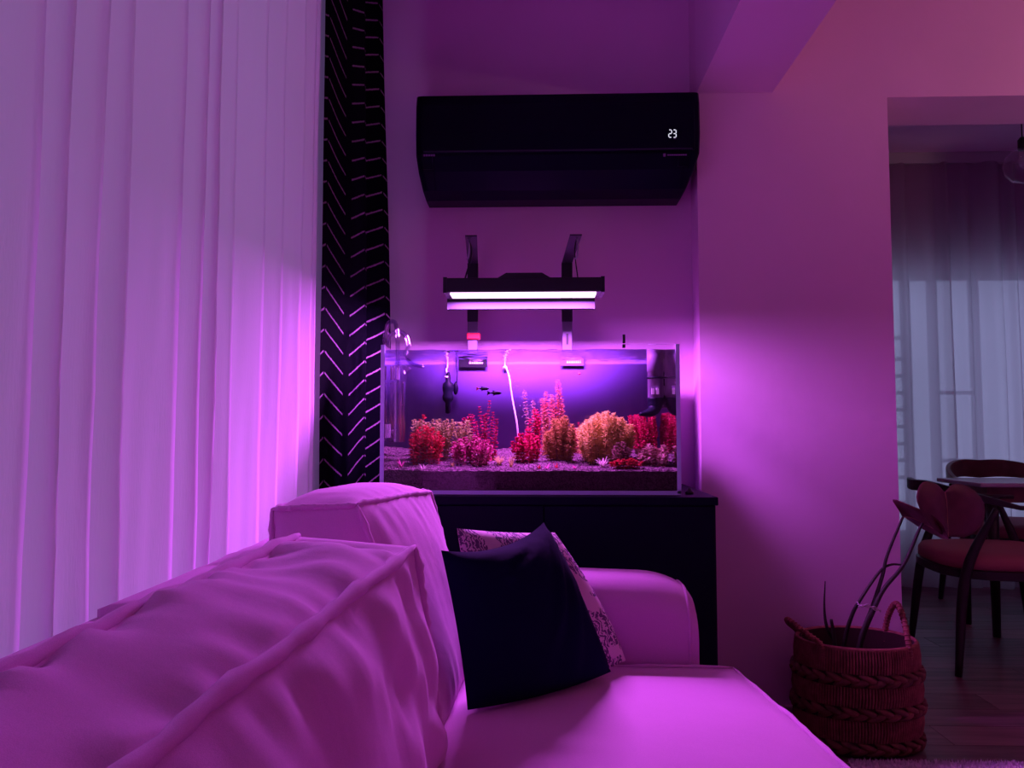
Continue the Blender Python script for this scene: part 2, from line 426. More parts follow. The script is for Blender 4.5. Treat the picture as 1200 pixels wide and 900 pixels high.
# dining room far wall with a tall window
DWX0, DWX1, DWZ0, DWZ1 = 1.9, 3.4, .30, P(1100, 318, YF).z
struct(G().box(.55, DWX0, YF, YF + .15, 0, ZC).box(DWX1, XR, YF, YF + .15, 0, ZC).box(DWX0, DWX1, YF, YF + .15, DWZ1, ZC)
       .box(DWX0, DWX1, YF, YF + .15, 0, DWZ0).out('wall_dining_far', M['wall']), 'dining room wall around the curtained window', 'wall')
struct(box('ceiling_beam', XS, P(905, 110, YP).x, YN, YP, P(860, 109, YP).z, ZC, M['ceil']),
       'deep painted ceiling beam running to the partition wall', 'beam')
struct(box('baseboard_partition', XS, XD, YP - .014, YP, 0, .052, M['trim'], bevel=(.003, 2)), 'low painted baseboard of the partition wall', 'baseboard')
struct(box('baseboard_dining', .70, XR, YF - .014, YF, 0, .052, M['trim'], bevel=(.003, 2)), 'low painted baseboard under the dining window', 'baseboard')

def window(name, axis, a0, a1, z0, z1, d, splits, bars, label):
    """frame in the opening; axis 'x': runs along x at y=d, 'y': runs along y at x=d"""
    w = bpy.data.objects.new(name, None); link(w); struct(w, label, 'window')
    def bx(n, p0, p1, q0, q1, m, th=.05, parent=w):
        if axis == 'x': return box(n, p0, p1, d, d + th, q0, q1, m, parent)
        return box(n, d - th, d, p0, p1, q0, q1, m, parent)
    f = .05
    bx('window_frame', a0, a1, z0, z0 + f, M['frame']); bx('window_frame', a0, a1, z1 - f, z1, M['frame'])
    e = [a0] + splits + [a1]
    for i in range(len(e)): 
        c = e[i]; bx('mullion', max(a0, c - f / 2), min(a1, c + f / 2), z0 + f, z1 - f, M['frame'])
    for (b0, b1, zz) in bars: bx('window_bar', b0, b1, zz - .012, zz + .012, M['frame'], .045)
    for i in range(len(e) - 1):
        bx('pane', e[i] + f / 2, e[i + 1] - f / 2, z0 + f, z1 - f, M['glass'], .006)
    return w
window('window_1', 'y', WY0, WY1, WZ0, WZ1, XL - .05, [.15, 1.2], [], 'wide window behind the white sheer')
zz = [P(1070, yy, YF).z for yy in (395, 420, 440, 460, 480, 500, 520, 540, 560, 590)]
xb0, xb1 = P(1052, 450, YF).x, P(1071, 450, YF).x
xb2, xb3 = P(1097, 450, YF).x, P(1120, 450, YF).x
window('window_2', 'x', DWX0, DWX1, DWZ0, DWZ1, YF + .04, [2.52, 2.70, 2.98], [(DWX0, 2.5, z) for z in zz] + [(2.72, 2.98, z) for z in (zz[3], zz[7], zz[9])],
       'tall barred window behind the dining room sheer')

# ================================================================== lamp over the tank
YT0 = 2.33; YT1 = 2.78                       # tank front and back
TX0, TX1 = P(446, 480, YT0).x, P(797, 480, YT0).x
TZ0, TZ1 = P(620, 578, YT0).z, P(620, 404, YT0).z
YL0, YL1 = 2.465, 2.575
lx0, lx1 = P(520, 335, YL0).x, P(708, 335, YL0).x
lz0, lz1 = P(610, 342, YL0).z, P(610, 325, YL0).z
lamp = thing('aquarium_lamp', 'black bar-shaped LED plant lamp hanging above the aquarium', 'lamp', ((lx0 + lx1) / 2, (YL0 + YL1) / 2, lz0))
box('housing', lx0, lx1, YL0, YL1, lz0, lz1, M['blackmat'], lamp, bevel=(.004, 2))
g = G(); c0, c1 = P(582, 322, YL0).x, P(646, 322, YL0).x
zt = lz1 + .016
g.add([(c0, YL0 + .004, lz1 - .002), (c1, YL0 + .004, lz1 - .002), (c1 - .03, YL0 + .004, zt), (c0 + .03, YL0 + .004, zt),
       (c0, YL1 - .01, lz1 - .002), (c1, YL1 - .01, lz1 - .002), (c1 - .03, YL1 - .01, zt), (c0 + .03, YL1 - .01, zt)],
      [(0, 1, 2, 3), (5, 4, 7, 6), (3, 2, 6, 7), (1, 5, 6, 2), (4, 0, 3, 7), (0, 4, 5, 1)])
g.out('driver_box', M['blackmat'], lamp)
box('diffuser', lx0 + .02, lx1 - .025, YL0 + .006, YL1 - .026, lz0 - .006, lz0 + .004, M['diffuser'], lamp)
for xx in (lx0 + .004, lx1 - .004): box('end_cap', xx - .006, xx + .006, YL0 - .002, YL1 + .002, lz0 - .002, lz1 + .002, M['blackmat'], lamp)
ld = bpy.data.lights.new('led_light', 'AREA'); ld.shape = 'RECTANGLE'; ld.size = lx1 - lx0 - .05; ld.size_y = .095
ld.energy = LED_W; ld.color = LED
lo = bpy.data.objects.new('led_light', ld); link(lo, lamp); lo.location = (0, 0, -.009)

# stand: two posts behind the tank, arms reaching forward, cross bar
YS = 2.83
stand = thing('lamp_stand', 'metal lamp stand with two posts and forward arms behind the aquarium', 'stand', (-.05, YS, TZ0))
za = P(555, 308, YS).z
for i, px in enumerate((554, 664.5)):
    xc = P(px, 330, YS).x; hw = .019
    box('post', xc - hw, xc + hw, YS, YS + .012, TZ0 - .002, za, M['postalu'] , stand, bevel=(.002, 1))
    box('dark_upper_post', xc - hw - .001, xc + hw + .001, YS - .003, YS + .014, P(px, 377, YS).z, za, M['blackmat'], stand, bevel=(.002, 1))  # upper length of the post, darker than the rest
    xe = P((552, 675)[i], 278, 2.42).x
    G().add([(xc - hw, YS + .01, za - .004), (xc + hw, YS + .01, za - .004), (xe + hw, 2.42, za - .004), (xe - hw, 2.42, za - .004),
             (xc - hw, YS + .01, za), (xc + hw, YS + .01, za), (xe + hw, 2.42, za), (xe - hw, 2.42, za)],
            [(3, 2, 1, 0), (4, 5, 6, 7), (0, 1, 5, 4), (1, 2, 6, 5), (2, 3, 7, 6), (3, 0, 4, 7)]).out('arm', M['blackmat'], stand)
    # slot of the post and hanging wire of the lamp
    if i == 1: box('slot', xc - .004, xc + .004, YS - .002, YS + .003, P(664, 404, YS).z, P(664, 391, YS).z, M['black'], stand)
    xw = xe + (-.012, .004)[i]
    sm(G().tube(smooth_path([(xw, 2.46, za - .002), (xw + (.01, -.006)[i], 2.465, za - .05), (xw + (-.012, .004)[i], 2.475, lz1 - .001)], 6), .0022 if i else .003, 6).out('hanging_wire', M['black'], stand))
    hk = G().tube(smooth_path([(xw, 2.455, za - .004), (xw + .004, 2.45, za - .03), (xw + .001, 2.455, za - .062), (xw - .004, 2.46, za - .07)], 5), .0028, 6)
    sm(hk.out('hook', M['alu'], stand))
YR = 2.598
xa, xb = P(525, 356, YR).x, P(696, 356, YR).x
rb = box('rear_bar', xa, xb, YR, YR + .022, P(610, 362, YR).z, P(610, 350, YR).z, M['baralu'], lamp, bevel=(.002, 2))
for xx in (xa, xb): box('bar_end', xx - .003, xx + .003, YR - .001, YR + .023, P(610, 362.3, YR).z, P(610, 349.7, YR).z, M['baralu'], rb)
for xx in (xa + .10, xb - .10): box('bar_bracket', xx - .012, xx + .012, YL1 - .03, YR + .02, lz1 - .004, lz1, M['blackmat'], lamp); box('bar_bracket', xx - .012, xx + .012, YR + .018, YR + .022, P(610, 358, YR).z, lz1, M['blackmat'], lamp)
xr = P(555, 394, YS).x
rc = box('hose_clamp', xr - .025, xr + .025, YS - .012, YS + .016, P(555, 398, YS).z, P(555, 390.5, YS).z, M['red'], None, bevel=(.004, 2))
tag(rc, 'small red rubber clamp on the lamp stand post', 'clamp')

# ================================================================== aquarium cabinet
YC = 2.255
cx0, cx1 = -.485, P(842, 600, YC).x
cab = thing('aquarium_cabinet', 'black aquarium cabinet standing behind the sofa arm', 'cabinet', ((cx0 + cx1) / 2, 2.5, 0))
ct = TZ0 - .004
box('top_panel', cx0, cx1, YC, 2.93, ct - .024, ct, M['cabinet'], cab, bevel=(.002, 2))
box('body', cx0 + .01, cx1 - .004, YC + .018, 2.93, .06, ct - .0245, M['cabinet'], cab, bevel=(.002, 1))
box('plinth', cx0 + .03, cx1 - .03, YC + .06, 2.92, 0, .061, M['cabinet'], cab)
for k in range(2):
    w = (cx1 - cx0 - .02) / 2; a = cx0 + .01 + k * w
    d = box('door', a + .0015, a + w - .0015, YC + .001, YC + .0185, .065, ct - .027, M['cabinet'], cab, bevel=(.0015, 1))

# ================================================================== aquarium
T = .009
aq = thing('aquarium', 'rimless rectangular glass aquarium glowing purple on the black cabinet', 'aquarium', ((TX0 + TX1) / 2, (YT0 + YT1) / 2, TZ0))
box('bottom_pane', TX0, TX1, YT0, YT1, TZ0 - .004, TZ0 + T, M['glass'], aq)
box('front_pane', TX0, TX1, YT0, YT0 + T, TZ0 + T, TZ1, M['glass'], aq)
box('back_pane', TX0, TX1, YT1 - T, YT1, TZ0 + T, TZ1, M['glass'], aq)
box('side_pane', TX0, TX0 + T, YT0 + T, YT1 - T, TZ0 + T, TZ1, M['glass'], aq)
box('side_pane', TX1 - T, TX1, YT0 + T, YT1 - T, TZ0 + T, TZ1, M['glass'], aq)
WZ = P(620, 409.5, YT0 + T).z                     # water level
box('back_film', TX0 + .002, TX1 - .002, YT1 + .0005, YT1 + .003, TZ0, WZ + .004, M['film'], aq)
for xx in (TX0, TX1 - .011):  # strips laid over the pane edges, their glow painted in pale blue
    box('edge_glow_strip', xx - .0005, xx + .0115, YT0 - .002, YT0 + .001, TZ0, TZ1 + .0005, M['edgeglow'], aq)
box('edge_glow_strip', TX0, TX1, YT0 - .002, YT0 + .001, TZ0 - .004, TZ0 + .008, M['edgeglow'], aq)
for yy in (YT0, YT1 - T): box('pane_rim', TX0, TX1, yy, yy + T, TZ1, TZ1 + .001, M['glass'], aq)
# two small sign plates hanging inside the back pane
ps = []
for (a, b, c, d, nm) in ((538, 571, 418, 430.5, 'black name plate'), (657, 684, 418.5, 428.5, 'purple name plate')):
    y_ = YT1 - T - .004
    q = box('name_plate', P(a, c, y_).x, P(b, c, y_).x, y_ - .002, y_, P(a, d, y_).z, P(a, c, y_).z, M['black'] if a < 600 else M['film'], aq)
    ps.append((q, a, b, c, d, y_))
def text(name, body, loc, size, m, parent, align='CENTER'):
    cu = bpy.data.curves.new(name, 'FONT'); cu.body = body; cu.size = size; cu.align_x = align; cu.align_y = 'CENTER'; cu.extrude = .0003
    o = bpy.data.objects.new(name, cu); C.objects.link(o)
    dg = bpy.context.evaluated_depsgraph_get(); me = bpy.data.meshes.new_from_object(o.evaluated_get(dg)); C.objects.unlink(o); bpy.data.objects.remove(o)
    me.materials.clear(); me.materials.append(m)
    me.transform(Matrix.Rotation(PI / 2, 4, 'X'))
    q = bpy.data.objects.new(name, me); link(q, parent)
    off = Vector((0, 0, 0)); p = parent
    while p is not None: off += Vector(p.location); p = p.parent
    q.location = Vector(loc) - off; return q
lab = mat('plate_lettering', (.9, .7, .8), .5)
def line_marks(q, a, b, rows, y_):
    g = G()
    for (yy, hh) in rows:
        x = a
        while x < b - 1:
            w = random.uniform(1.2, 2.4)
            p0 = P(x, yy + hh / 2, y_); p1 = P(min(b, x + w), yy - hh / 2, y_)
            g.box(p0.x, p1.x, y_ - .0012, y_, p0.z, p1.z); x += w + random.uniform(.35, .7)
    g.out('lettering', lab, q)
line_marks(ps[0][0], 550, 567, ((422.0, 1.8), (425.4, 2.0)), ps[0][5] - .002)
line_marks(ps[1][0], 664, 681, ((424.6, 2.2),), ps[1][5] - .002)

# substrate
NX, NY = 90, 40
sx0, sx1, sy0, sy1 = TX0 + T + .001, TX1 - T - .001, YT0 + T + .001, YT1 - T - .001
def sub_z(x, y):
    t = (y - sy0) / (sy1 - sy0)
    zf = P(600, 552, YT0).z + .006 * mnoise.noise(Vector((x * 6, y * 9, 2)))
    return zf + .058 * t ** .8 + .012 * mnoise.noise(Vector((x * 9, y * 11, 5))) * min(1, t * 4) + .003 * mnoise.noise(Vector((x * 70, y * 70, 1)))
V = []; F = []
for j in range(NY + 1):
    for i in range(NX + 1):
        x = sx0 + (sx1 - sx0) * i / NX; y = sy0 + (sy1 - sy0) * j / NY
        V.append((x, y, sub_z(x, y)))
for j in range(NY):
    for i in range(NX): a = j * (NX + 1) + i; F.append((a, a + 1, a + NX + 2, a + NX + 1))
# skirt
def skirt(idx):
    n = len(V)
    for k in idx: V.append((V[k][0], V[k][1], TZ0 + T + .001))
    for k in range(len(idx) - 1): F.append((idx[k], n + k, n + k + 1, idx[k + 1]))
skirt([i for i in range(NX + 1)]); skirt([NY * (NX + 1) + i for i in range(NX, -1, -1)])
skirt([j * (NX + 1) for j in range(NY, -1, -1)]); skirt([j * (NX + 1) + NX for j in range(NY + 1)])
so = mk('aquarium_soil', V, F, M['gravel']); so['kind'] = 'stuff'; so['label'] = 'dark granular soil bed on the aquarium floor'; so['category'] = 'soil'
g = G()
for k in range(5200):
    x = random.uniform(sx0 + .004, sx1 - .004); y = sy0 + .004 + (sy1 - sy0 - .01) * random.random() ** 1.6; r = random.uniform(.0012, .0027); z = sub_z(x, y) + r * .3
    g.add([(x - r, y, z), (x + r, y, z), (x, y - r, z), (x, y + r, z), (x, y, z - r), (x, y, z + r)],
          [(0, 2, 5), (2, 1, 5), (1, 3, 5), (3, 0, 5), (2, 0, 4), (1, 2, 4), (3, 1, 4), (0, 3, 4)])
g.out('granules', M['gravel'], so, kind='stuff')

# water body: closed, rippled top
NX, NY = 60, 24
V = []; F = []
e = .0006
for j in range(NY + 1):
    for i in range(NX + 1):
        x = TX0 + T + e + (TX1 - TX0 - 2 * T - 2 * e) * i / NX; y = YT0 + T + e + (YT1 - YT0 - 2 * T - 2 * e) * j / NY
        V.append((x, y, WZ + .0022 * mnoise.noise(Vector((x * 14, y * 26, 3))) + .0014 * mnoise.noise(Vector((x * 40, y * 60, 7)))))
for j in range(NY):
    for i in range(NX): a = j * (NX + 1) + i; F.append((a, a + 1, a + NX + 2, a + NX + 1))
TZ0w = TZ0; 
def skirt2(idx):
    n = len(V)
    for k in idx: V.append((V[k][0], V[k][1], TZ0 + T + .0005))
    for k in range(len(idx) - 1): F.append((idx[k], n + k, n + k + 1, idx[k + 1]))
skirt2([i for i in range(NX + 1)]); skirt2([NY * (NX + 1) + i for i in range(NX, -1, -1)])
skirt2([j * (NX + 1) for j in range(NY, -1, -1)]); skirt2([j * (NX + 1) + NX for j in range(NY + 1)])
wa = mk('aquarium_water', V, F, M['water'], smooth=False); wa['kind'] = 'stuff'
wa.data.materials.append(M['waterside'])
for p_ in wa.data.polygons: p_.material_index = 0 if p_.index < NX * NY else 1
wa['label'] = 'clear water filling the aquarium nearly to the rim'; wa['category'] = 'water'

# ------------------------------------------------------------------ water plants
def leafq(g, p, d, up, ln, w, bend=.2):
    d = d.normalized(); s = d.cross(up)
    if s.length < 1e-4: s = d.cross(Vector((1, 0, 0)))
    s.normalize(); n = s.cross(d)
    g.add([p, p + d * ln * .45 + s * w + n * ln * .04, p + d * ln - n * ln * bend, p + d * ln * .45 - s * w + n * ln * .04], [(0, 1, 2, 3)])
def stem_shoot(gs, gl, base, top, nodes, per, ln, w, tilt, prof, r=.0012, jit=.25):
    base = Vector(base); top = Vector(top); mid = (base + top) / 2 + Vector((random.uniform(-1, 1), random.uniform(-1, 1), 0)) * (top - base).length * .05
    path = smooth_path([base, mid, top], 5); gs.tube(path, [r * (1 - .5 * k / len(path)) for k in range(len(path))], 5)
    for k in range(nodes):
        t = (k + .6) / nodes; f = t * (len(path) - 1); i = min(int(f), len(path) - 2); p = path[i].lerp(path[i + 1], f - i)
        ax = (path[i + 1] - path[i]).normalized(); a0 = random.uniform(0, 6.3)
        for q in range(per):
            an = a0 + 2 * PI * q / per + random.uniform(-jit, jit)
            rd = Vector((math.cos(an), math.sin(an), 0)); el = tilt(t) + random.uniform(-.55, .45)
            leafq(gl, p, rd * math.cos(el) + ax * math.sin(el), (ax + Vector((random.gauss(0, .8), random.gauss(0, .8), random.gauss(0, .5)))).normalized(), ln * prof(t) * random.uniform(.8, 1.2), w * prof(t), .12)
    for q in range(per + 2):    # tip rosette
        an = 2 * PI * q / (per + 2); rd = Vector((math.cos(an), math.sin(an), 0))
        leafq(gl, path[-1], rd * .6 + Vector((0, 0, .8)), Vector((0, 0, 1)), ln * .6, w * .7)
def clampx(x): return min(max(x, TX0 + .03), TX1 - .03)
def bush(name, label, px0, px1, pytop, Y, dy, n, nodes, per, ln, w, tilt, prof, m, group='water plants in the aquarium', topvar=.25, dome=True, r=.0011):
    """clump of shoots between two image columns, rooted on the soil at distance Y"""
    a = P(px0, 500, Y).x; b = P(px1, 500, Y).x; zt = P(600, pytop, Y).z
    xc = (a + b) / 2; t = thing(name, label, 'aquarium plant', (xc, Y, sub_z(xc, Y)), group)
    gs, gl = G(), G()
    for k in range(n):
        u = (k + .5) / n * 2 - 1 + random.uniform(-.5, .5) / n; u = max(-1, min(1, u)); y = min(max(Y + random.uniform(-dy, dy), sy0 + .02), sy1 - .012)
        x = clampx(xc + u * (b - a) / 2 * .86); z0 = sub_z(x, y) - .004
        h = (zt - z0) * ((1 - .35 * u * u) if dome else 1) * (1 - topvar * random.random())
        stem_shoot(gs, gl, (x * .8 + xc * .2, y, z0), (clampx(x + random.uniform(-.006, .006) + u * .008), min(max(y + random.uniform(-.012, .012), sy0 + .015), sy1 - .01), z0 + h), nodes, per, ln, w, tilt, prof, r)
    gs.out('stems', M['wstem'], t, kind='stuff'); gl.out('foliage', m, t, kind='stuff'); return t
M['wstem'] = mat('water_plant_stem', (.20, .07, .05), .6)
def lm(*a, **k): return leaf_mat(*a, **k)
mRed = lm('leaf_red', (.30, .012, .02), (.50, .05, .06))
mPale = lm('leaf_pale_green', (.34, .34, .10), (.45, .42, .18))
mPink = lm('leaf_pink', (.36, .03, .12), (.52, .16, .22))
mMag = lm('leaf_magenta', (.30, .012, .06), (.46, .04, .10))
mPeach = lm('leaf_peach', (.60, .50, .13), (.72, .62, .20))
mOlive = lm('leaf_olive', (.36, .22, .06), (.48, .32, .09))
mRose = lm('leaf_rose', (.62, .34, .22), (.66, .18, .18), scale=14)
mDeep = lm('leaf_crimson', (.42, .012, .06), (.60, .04, .12))
mBronze = lm('leaf_bronze', (.30, .14, .10), (.52, .34, .28))
mWhite = lm('leaf_whitish', (.50, .42, .36), (.62, .52, .46))
mStraw = lm('leaf_straw', (.42, .36, .10), (.55, .48, .18))
flat = lambda t: .25
up = lambda t: .15 + .7 * t
const = lambda t: 1.0
tapr = lambda t: 1.05 - .55 * t
full = lambda t: (.75 + .5 * math.sin(PI * t))

bush('red_stem_plant', 'bushy red-leaved water plant at the tank front beside the glass pipes', 478, 521, 498, 2.445, .030, 22, 10, 5, .014, .0032, up, full, mRed)
bush('pale_moss_plant', 'pale olive fine-leaved water plant topping the red bush', 481, 532, 492, 2.515, .018, 24, 14, 7, .012, .0026, up, full, mPale, topvar=.15, dome=False)
bush('red_tip_shoot', 'single red pointed shoot rising behind the red bush', 493, 502, 484, 2.578, .006, 3, 7, 5, .017, .004, up, full, mRed)
bush('pale_whorl_plant', 'pale yellow whorled shoot beside the pink bush', 533, 549, 484, 2.52, .012, 5, 12, 7, .017, .002, up, full, mPale)
bush('pink_bush_plant', 'low pink broad-leaved water plant in front of the magenta shoots', 527, 577, 511, 2.43, .035, 22, 8, 5, .013, .0046, up, full, mPink)
bush('magenta_stem_plant', 'tall magenta small-leaved shoot rising under the fish', 556, 584, 467, 2.53, .02, 7, 17, 5, .015, .0052, flat, tapr, mMag, topvar=.30)
bush('magenta_side_shoot', 'thin magenta shoot leaning out beside the tall magenta plant', 545, 555, 480, 2.56, .012, 3, 13, 5, .012, .0045, flat, const, mMag, topvar=.15)
bush('crimson_low_plant', 'low crimson bush at the foot of the air hose', 602, 633, 502, 2.48, .025, 12, 9, 5, .014, .0045, up, full, mDeep)
bush('crimson_column_plant', 'slim crimson column-shaped shoot beside the feathery tall plant', 622, 634, 476, 2.55, .008, 4, 16, 6, .013, .0036, flat, full, mDeep, topvar=.12)
bush('feathery_rose_plant', 'tallest feathery pink and yellow shoot below the purple name plate', 646, 659, 437, 2.58, .010, 2, 34, 11, .016, .0017, flat, full, mRose, topvar=.22)
bush('feathery_side_plant', 'shorter feathery pink shoot next to the tallest one', 633, 643, 455, 2.625, .008, 2, 28, 10, .014, .0016, flat, full, mRose, topvar=.12)
bush('thin_faded_shoot', 'thin faded shoot standing in the air bubbles', 615, 625, 440, 2.66, .008, 2, 20, 7, .012, .0018, flat, const, mBronze, topvar=.3)
bush('olive_needle_plant', 'olive needle-leaved bush below the feathery pink shoots', 640, 673, 487, 2.49, .035, 17, 20, 8, .017, .0018, up, full, mOlive)
bush('peach_feather_bush', 'big peach-yellow feathery bush in the middle of the planting', 676, 742, 484, 2.50, .045, 40, 26, 9, .018, .0017, up, full, mPeach, topvar=.12)
bush('crimson_backdrop_bush', 'wide crimson fine-leaved bush behind under the filter outlet', 736, 790, 485, 2.685, .045, 46, 20, 6, .011, .0022, up, full, mDeep, topvar=.10, dome=False)
bush('crimson_gap_bush', 'crimson foliage peeking between olive and peach bushes', 668, 690, 496, 2.66, .02, 10, 14, 6, .011, .002, up, full, mDeep, topvar=.2)
bush('bronze_low_bush', 'low bronze and cream rosette plant along the right glass pane', 745, 792, 521, 2.45, .03, 20, 6, 6, .017, .0034, up, full, mBronze, topvar=.3)
bush('red_carpet_plant', 'low red creeping plant in front of the bronze bush', 717, 750, 538, 2.370, .007, 14, 3, 6, .012, .0036, up, full, mRed, topvar=.2)
bush('dark_bronze_plant', 'small dark bronze plant in front of the peach bush', 720, 738, 519, 2.418, .005, 7, 7, 6, .014, .0030, up, full, lm('leaf_dark_bronze', (.14, .07, .05), (.30, .18, .14)), topvar=.2)
def tuft(name, label, px, py, Y, n, ln, w, m, spread=.9, wild=.3):
    b = P(px, py, Y); z = sub_z(b.x, Y); t = thing(name, label, 'aquarium plant', (b.x, Y, z), 'water plants in the aquarium')
    g = G()
    for k in range(n):
        an = 2 * PI * k / n + random.uniform(-.3, .3); rr = random.random()
        L_ = ln * random.uniform(.7, 1.1); s = spread * (.3 + .7 * rr)
        d0 = Vector((math.cos(an) * s * .6, math.sin(an) * s * .6, 1)).normalized(); d1 = Vector((math.cos(an) * s * 1.6, math.sin(an) * s * 1.6, 1 - s * .7)).normalized()
        p = Vector((b.x + random.uniform(-.004, .004), Y + random.uniform(-.004, .004), z - .002)); sd = Vector((-math.sin(an), math.cos(an), 0)) * w
        V = []
        for i in range(5):
            tt = i / 4; q = p + d0 * L_ * tt * (1 - tt * .5) + d1 * L_ * tt * tt * .5; ww = sd * (1 - tt ** 2 * .92)
            V += [q - ww, q + ww]
        g.add(V, [(2 * i, 2 * i + 1, 2 * i + 3, 2 * i + 2) for i in range(4)])
    g.out('blades', m, t, kind='stuff'); return t
mHot = lm('leaf_hot_pink', (.50, .05, .22), (.62, .22, .36))
tuft('pink_grass_rosette', 'spiky hot pink rosette at the foot of the glass pipes', 470, 541, 2.38, 12, .036, .0022, mHot, 1.0)
tuft('white_tipped_rosette', 'small flat whitish rosette in front of the red bush', 496, 545, 2.365, 7, .030, .0018, mWhite, 1.5)
tuft('straw_moss_tuft', 'round straw-coloured grass tuft beside the pink bush', 585, 537, 2.43, 90, .038, .0008, mStraw, .9)
tuft('straw_grass_tuft', 'loose straw-coloured grass tuft with upright blades', 599, 543, 2.40, 16, .044, .0012, mStraw, .55)
tuft('white_spider_plant', 'whitish spider-shaped rosette in front of the peach bush', 706, 541, 2.40, 22, .040, .0022, mWhite, 1.1)
for (px, py, Y, m_, l_) in ((632, 549, 2.365, mRed, 'tiny red sprout on the soil below the crimson bush'), (641, 547, 2.38, mHot, 'tiny hot pink sprout on the open soil'),
                           (652, 545, 2.385, mRed, 'tiny dark red sprout below the olive bush'), (673, 549, 2.365, mHot, 'tiny pink-tipped sprout below the peach bush'),
                           (530, 541, 2.385, mPeach, 'small orange sprout between the red and pink bushes')):
    tuft('sprout', l_, px, py, Y, 7, .020, .0022, m_, .9)

# ------------------------------------------------------------------ fish
def fish(name, label, px, py, Y, ln, d, mat_tail):
    c = P(px, py, Y); t = thing(name, label, 'fish', tuple(c), 'fish in the aquarium')
    g = G(); n = 12; V = []; F = []; sec = [(-.5, .02), (-.35, .07), (-.15, .13), (.1, .16), (.3, .13), (.42, .08), (.5, .015)]
    for (s_, r) in sec:
        for k in range(n):
            an = 2 * PI * k / n; V.append(c + Vector((s_ * ln * d, math.cos(an) * r * ln * .55, math.sin(an) * r * ln)))
    for i in range(len(sec) - 1):
        for k in range(n): F.append((i * n + k, i * n + (k + 1) % n, (i + 1) * n + (k + 1) % n, (i + 1) * n + k))
    g.add(V, F); sm(g.out('body', M['fish'], t))
    x = -.45 * ln * d
    mk('tail', [c + Vector((x, 0, .03 * ln)), c + Vector((x, 0, -.03 * ln)), c + Vector((x - .3 * ln * d, 0, -.2 * ln)), c + Vector((x - .24 * ln * d, .001, 0)), c + Vector((x - .3 * ln * d, 0, .2 * ln))], [(0, 1, 3), (1, 2, 3), (0, 3, 4)], mat_tail, t, thick=.001)
    mk('fin', [c + Vector((.05 * ln * d, 0, .13 * ln)), c + Vector((-.25 * ln * d, 0, .09 * ln)), c + Vector((-.28 * ln * d, 0, .24 * ln))], [(0, 1, 2)], M['fish'], t, thick=.001)
    mk('fin', [c + Vector((.0 * ln * d, 0, -.14 * ln)), c + Vector((-.2 * ln * d, 0, -.10 * ln)), c + Vector((-.26 * ln * d, 0, -.25 * ln))], [(0, 1, 2)], M['fish'], t, thick=.001)
fish('black_fish', 'black fish with a reddish tail swimming just above the other', 567, 455.5, 2.50, .034, 1, M['fishred'])
fish('black_fish', 'black fish with a dark forked tail swimming just below the other', 581, 460.5, 2.47, .038, 1, M['fish'])
c = P(679, 438, 2.6); t = G().lathe(c, [(.001, -.004), (.004, -.002), (.005, 0), (.004, .002), (.001, .004)], 10).out('tank_snail', M['fishred']); sm(t)
tag(t, 'tiny red snail clinging below the purple name plate', 'snail')

# ------------------------------------------------------------------ technical gear in the tank
def over_rim(px, r):
    """points that take a cord up the inside of the back pane, over its rim and down behind it"""
    x = P(px, 420, YT1).x; zi = WZ - .02
    return [Vector((x, YT1 - T - .006 - r, zi)), Vector((x, YT1 - T - .004 - r, TZ1 - .004)), Vector((x, YT1 - .5 * T, TZ1 + .002 + r)), Vector((x, YT1 + .008 + r, TZ1 - .006)), Vector((x, YT1 + .009 + r, TZ1 - .09))]
hp = thing('drop_checker', 'black drop-shaped device hanging on a cord inside the aquarium', 'device', tuple(P(525, 485, 2.70)))
p = P(525, 462, 2.70); k_ = 2.70 / 900
sm(G().lathe(p, [(.001, -23 * k_), (3 * k_, -22 * k_), (3.2 * k_, -10 * k_), (6 * k_, -7 * k_), (7 * k_, -3 * k_), (5.6 * k_, 1 * k_), (6.8 * k_, 6 * k_), (6.4 * k_, 12 * k_), (3.2 * k_, 15 * k_), (2.8 * k_, 22 * k_), (1.6 * k_, 26 * k_)], 18).out('body', M['gear'], hp))
sm(G().lathe(P(524, 442, 2.70), [(3.2 * k_, -1.2 * k_), (3.2 * k_, 1.2 * k_)], 16).out('collar', M['white'], hp))
sm(G().tube(smooth_path([P(524, 440, 2.70), P(523, 433, 2.71)] + over_rim(525, .003), 6), .003, 6).out('cord', M['hose'], hp))
sm(G().lathe(P(534, 455, 2.735), [(.001, -8 * k_), (2.2 * k_, -6 * k_), (3.4 * k_, 0), (2.2 * k_, 5 * k_), (.8 * k_, 8 * k_)], 12).out('probe', M['gear'], hp))
sm(G().tube(smooth_path([P(535, 450, 2.735), P(536, 438, 2.74)] + over_rim(535.5, .0018), 5), .0018, 6).out('probe_cord', M['gear'], hp))

